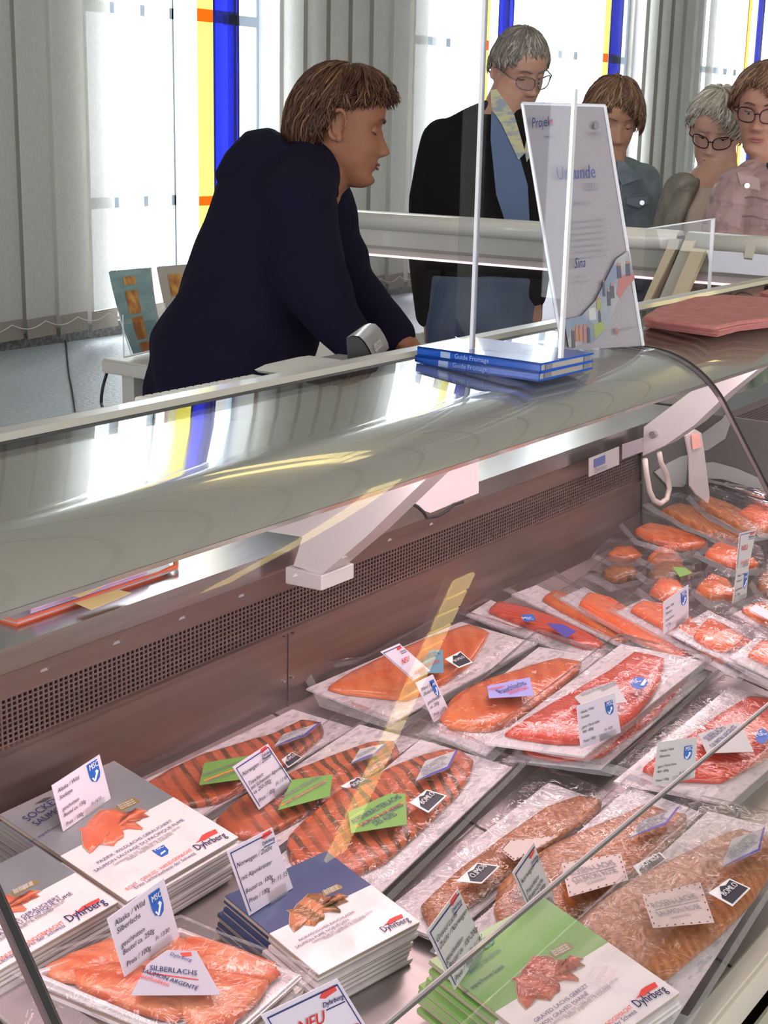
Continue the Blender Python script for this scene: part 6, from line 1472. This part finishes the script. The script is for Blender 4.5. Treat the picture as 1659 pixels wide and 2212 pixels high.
pxt('Dyhrberg', tpl, (366, 2068), (412, 2082), NAVY, r, 1.2, .0018); pxp(tpl, [(388, 2062), (412, 2060), (414, 2068), (394, 2070)], RED, r, 'logo_fish', .0002, .0016)
pxt('SILBERLACHS', tpl, (322, 2100), (424, 2112), NAVY, r, 1.3, .0018, upv=(330, 2080), bold=.02); pxt('SAUMON ARGENTÉ', tpl, (304, 2104), (424, 2144), NAVY, r, 1.25, .0018, upv=(312, 2084), bold=.02); pxt('geschnitten', tpl, (296, 2114), (362, 2136), RED, r, 1.4, .0018, upv=(302, 2098))
pxp(tpl, [(318, 2104), (428, 2119), (428, 2121), (317, 2106)], RED, r, 'rule', .0002, .0018)
film(pl, [(20, 2110), (110, 2055), (390, 1982), (690, 2100), (600, 2200), (480, 2300)], r, .004)
for k in range(1, 7):
    off = .0085 * k + .006
    rr_ = root('salmon_tray', 'flat film wrapped salmon tray in the lower left pile, %s from the top' % ['', 'second', 'third', 'fourth', 'fifth', 'sixth', 'seventh'][k], 'fish pack', PP(471, 2270, pl) - DN * off, 'film wrapped trays below the open looking one')
    dd = Vector((random.uniform(-.004, .004), random.uniform(-.004, .004), 0))
    G().prism([p.lerp(c, .01) - DN * (off + .0055) + dd for p in w_], DN * .0035).obj('tray_shell', TRAYW, rr_); G().prism([p.lerp(c, .02) - DN * (off + .002) + dd for p in w_], DN * .002).obj('board_edge', M('tray_film_brown', (.36, .26, .22), .3, coat=.5), rr_)
# a film pack lying between the stacks at the left
pl = hp(.030); r = root('film_pack', 'clear film pack with grey board under the lower left sleeves', 'fish pack', PP(100, 2200, pl))
board(pl, [(-40, 2160), (60, 2110), (240, 2230), (120, 2290)], r, M('board_grey', (.35, .30, .30), .4)); film(pl, [(-60, 2160), (60, 2090), (270, 2240), (120, 2310)], r, .006)
# ---------------------------------------------------------------- price tags in clear clips
TAGW = M('tag_paper', (.76, .67, .78), .5, coat=.3); TAGW2 = M('tag_paper_grey', (.60, .56, .56), .5, coat=.3); CLIP = mat_thin('clip_plastic', (.93, .93, .94), diff=.12, gain=1.8)
def tag_(label, q, h, lines, price=None, shield=None, frame_=False, logo_=False, mat=None, foot=True, inkd=.9, extra=None):
    """q: TL TR BR BL pixels, standing upright with its lower edge at height h over the deck"""
    pl0 = hp(h); BL = PP(*q[3], pl0); BR = PP(*q[2], pl0)
    # upright plane through the base edge, leaning slightly back
    e = (BR - BL).normalized(); n = e.cross(Vector((0, 0, 1))).normalized()
    if n.dot(CAM - BL) < 0: n = -n
    n = (n + Vector((0, 0, .12))).normalized(); pl = (BL, n)
    Qw = [PP(*q[0], pl), PP(*q[1], pl), BR - n * (BR - BL).dot(n) , BL]
    r = root('price_tag', label, 'price tag', (BL + BR) / 2, 'price tags standing among the packs')
    G().prism(Qw, -n * .0008).obj('card', mat or TAGW, r)
    def L(s, u0, v, hs, m_=BLACK, u1=None, sh=.15, **k):
        w = (Qw[2] - Qw[3]).length; hh = (Qw[0] - Qw[3]).length
        vs_, _ = text_mesh(s); x0 = min(a[0] for a in vs_); x1 = max(a[0] for a in vs_)
        if u1 is None: u1 = u0 + (x1 - x0) * hs * hh / w
        return text(s, qlerp(Qw, u0, v, .0006), qlerp(Qw, u1, v, .0006), Qw[0] - Qw[3], m_, r, 1.0 if True else 1, shear=sh, **k)
    for s, v, hs in lines: L(s, .06, v, hs * .92, bold=.012)
    if price: L(price, .60, lines[-1][1] + .065, .095, GREYP if price.endswith('0') and False else BLACK, sh=.2)
    if shield:
        u, v, w, hh = shield
        f = lambda x, y: (u + x * w, v + y * hh)
        qpoly(Qw, [f(0, 1), f(1, 1), f(1, .35), f(.85, .12), f(.5, 0), f(.12, .15), f(0, .4)], MSCB, r, 'blue_shield', .0005)
        text('MSC', qlerp(Qw, *f(.08, .70), .001), qlerp(Qw, *f(.92, .70), .001), Qw[0] - Qw[3], WHITEP, r, 1.15, bold=.05)
        qpoly(Qw, [f(.15, .28), f(.25, .30), f(.35, .18), f(.6, .42), f(.55, .52), f(.72, .56), f(.85, .46), f(.72, .34), f(.4, .08), f(.3, .1)], WHITEP, r, 'shield_tick', .0009)
    if frame_:
        for a, b, c_, d_ in ((.04, .94, .96, .955), (.04, .05, .052, .95)) + (((.948, .05, .96, .95),) if frame_ == 2 else ()): qpoly(Qw, [(a, b), (c_, b), (c_, d_), (a, d_)], NAVY, r, 'frame_line', .0004)
    if logo_:
        u, v, w = logo_
        text('Dyhrberg', qlerp(Qw, u, v, .0006), qlerp(Qw, u + w, v, .0006), Qw[0] - Qw[3], NAVY, r, 1.15, bold=.05)
        qpoly(Qw, [(u + w * .1, v + .10), (u + w * .35, v + .15), (u + w * .95, v + .16), (u + w * .95, v + .10), (u + w * .5, v + .085), (u + w * .3, v + .075)], RED, r, 'logo_fish', .0004)
        qpoly(Qw, [(u + .02, v - .045), (u + w, v - .045), (u + w, v - .035), (u + .02, v - .035)], NAVY, r, 'rule', .0004)
    if extra: extra(Qw, r)
    # clip and foot plate
    bu = (Qw[2] - Qw[3]); up_ = (Qw[0] - Qw[3])
    a = Qw[3] + bu * .45; b = Qw[3] + bu * .85
    G().prism([a + n * .001, b + n * .001, b + up_ * .15 + n * .001, a + up_ * .15 + n * .001], n * .0012).obj('clip', CLIP, r)
    if foot:
        bk_ = -Vector((n.x, n.y, -n.y * DS * 0)); bk_.z = bk_.y * DS; bk_.normalize(); w = up_.length * .42
        G().prism([a, b, b + bk_ * w, a + bk_ * w], Vector((0, 0, .001))).obj('foot_plate', CLIP, r)
    return r
tag_('price tag reading Alaska Wild Sockeye with a blue shield, on the left sleeve stack', ((112, 1697), (215, 1630), (240, 1725), (137, 1796)), H1 + .001, (('Alaska / Wild', .80, .13), ('Sockeye', .65, .13), ('geschnitten', .40, .12), ('Beutel ca. 130g', .27, .12), ('Preis / 100g', .07, .12)), 'Fr.14.50', (.70, .52, .22, .44))
tag_('price tag reading Norwegen Zucht Tranchen with blue frame and red logo, on the herb packs', ((503, 1657), (579, 1607), (636, 1693), (560, 1749)), .030, (('Norwegen / Zucht', .75, .11), ('Tranchiert', .53, .10), ('mit Schweizer Alpenkräuter', .43, .10), ('ca. 250-300g', .33, .10), ('Preis / 100g', .13, .10)), 'Fr.11.45', None, 2, (.68, .84, .26))
tag_('price tag reading Norwegen Zucht mit Alpenkräuter, on the blue sleeve stack', ((490, 1838), (588, 1788), (633, 1918), (539, 1978)), H3 + .001, (('Norwegen / Zucht', .72, .095), ('mit Alpenkräuter', .52, .09), ('Beutel ca. 100g', .32, .09), ('Preis / 100g', .17, .09)), 'Fr.11.15', None, 1, (.68, .83, .27))
tag_('largest price tag reading Alaska Wild Silberlachs with a blue shield, on the slice tray', ((232, 1985), (354, 1897), (388, 2023), (270, 2110)), .056, (('Alaska / Wild', .83, .13), ('Silberlachs', .70, .13), ('geschnitten', .46, .12), ('Beutel ca. 250g', .34, .12), ('Preis / 100g', .13, .12)), 'Fr.13.80', (.68, .50, .2, .42))
tag_('price tag reading Alaska Wild Sockeye Party Seite, on the red sockeye pack', ((1246, 1525), (1328, 1496), (1341, 1582), (1255, 1618)), .058, (('Alaska / Wild', .80, .10), ('Sockeye', .68, .10), ('ganz / Party-Seite', .45, .10), ('400 - 800g', .34, .10), ('Preis / 100g', .12, .10)), 'Fr. 9.25', (.70, .52, .2, .34))
tag_('greyish price tag reading Alaska Wild Silberlachs Party Seite at the silver salmon pack', ((1422, 1604), (1506, 1592), (1500, 1680), (1409, 1700)), .038, (('Alaska / Wild', .78, .09), ('Silberlachs', .65, .09), ('ganz / Party-Seite', .42, .09), ('400 - 800g', .30, .09), ('Preis / 100g', .10, .09)), 'Fr.9.20', (.68, .48, .2, .34), mat=TAGW2)
tag_('narrow grey price tag with blue frame standing on the middle rose salmon pack', ((1108, 1885), (1153, 1820), (1200, 1945), (1160, 2002)), .036, (('Norwegen / Zucht', .74, .09), ('Tranchiert', .54, .09), ('Rosen-Lachs', .44, .09), ('ca. 250-300g', .34, .09), ('Preis / 100g', .12, .09)), None, None, 1, (.62, .80, .3), mat=TAGW2)
tag_('price tag reading Graved Lachs Zucht Norwegen, on the green sleeve stack', ((922, 2012), (990, 1920), (1048, 2045), (983, 2138)), H4 + .001, (('Graved Lachs', .76, .10), ('Zucht / Norwegen', .65, .10), ('geschnitten', .42, .10), ('Beutel ca. 100-200g', .31, .10), ('Preis / 100g', .08, .10)), 'Fr.11.90', None, 1, (.64, .84, .28), mat=TAGW2)
tag_('white price tag with a blue shield in front of the fanned packs', ((1434, 1300), (1487, 1263), (1488, 1335), (1434, 1370)), .062, (('Alaska / Wild', .72, .12), ('Silberlachs', .56, .12), ('kalt geräuchert', .36, .11), ('ca. 150g', .20, .11)), None, (.68, .48, .22, .42))
RDT = RED
def neu(Qw, r):
    text('NEU', qlerp(Qw, .22, .50, .0008), qlerp(Qw, .60, .50, .0008), Qw[0] - Qw[3], RED, r, 1.2, bold=.04); text('SCHWEIZ', qlerp(Qw, .25, .12, .0008), qlerp(Qw, .85, .12, .0008), Qw[0] - Qw[3], ORANGEP, r, 1.2, bold=.03)
tag_('pink white card reading NEU in red leaning out of the orange salmon pack', ((822, 1408), (863, 1390), (930, 1449), (893, 1470)), .050, (), None, None, 1, (.62, .78, .3), extra=neu, foot=False)
tag_('slim white price card with blue shield below the NEU card', ((898, 1475), (935, 1457), (972, 1538), (938, 1560)), .034, (('Irland / Bio', .78, .10), ('Biolachs', .66, .10), ('geschnitten', .44, .10), ('ca. 200g', .32, .10), ('Preis / 100g', .12, .10)), None, (.66, .48, .24, .42))
tag_('grey white card with red print standing high at the right edge', ((1598, 1152), (1634, 1143), (1618, 1222), (1590, 1232)), .082, (), None, None, 1, (.58, .80, .34), mat=TAGW2, extra=neu, foot=False)
tag_('narrow grey price tag with a blue shield below the high right card', ((1592, 1232), (1618, 1222), (1612, 1290), (1582, 1304)), .072, (('Alaska / Wild', .78, .11), ('Sockeye', .62, .11), ('geschnitten', .36, .11), ('ca. 130g', .20, .11)), None, (.66, .30, .24, .50), mat=TAGW2, foot=False)
def neu2(Qw, r):
    text('NEU', qlerp(Qw, .26, .66, .0008), qlerp(Qw, .58, .66, .0008), Qw[0] - Qw[3], RED, r, 1.15, bold=.04); text('SCHWEIZER', qlerp(Qw, .2, .42, .0008), qlerp(Qw, .9, .42, .0008), Qw[0] - Qw[3], RED, r, 1.1, bold=.03)
tag_('large framed card reading NEU at the bottom edge of the photo', ((564, 2193), (729, 2114), (836, 2290), (668, 2370)), .050, (), None, None, 2, (.66, .80, .27), extra=neu2, foot=False)
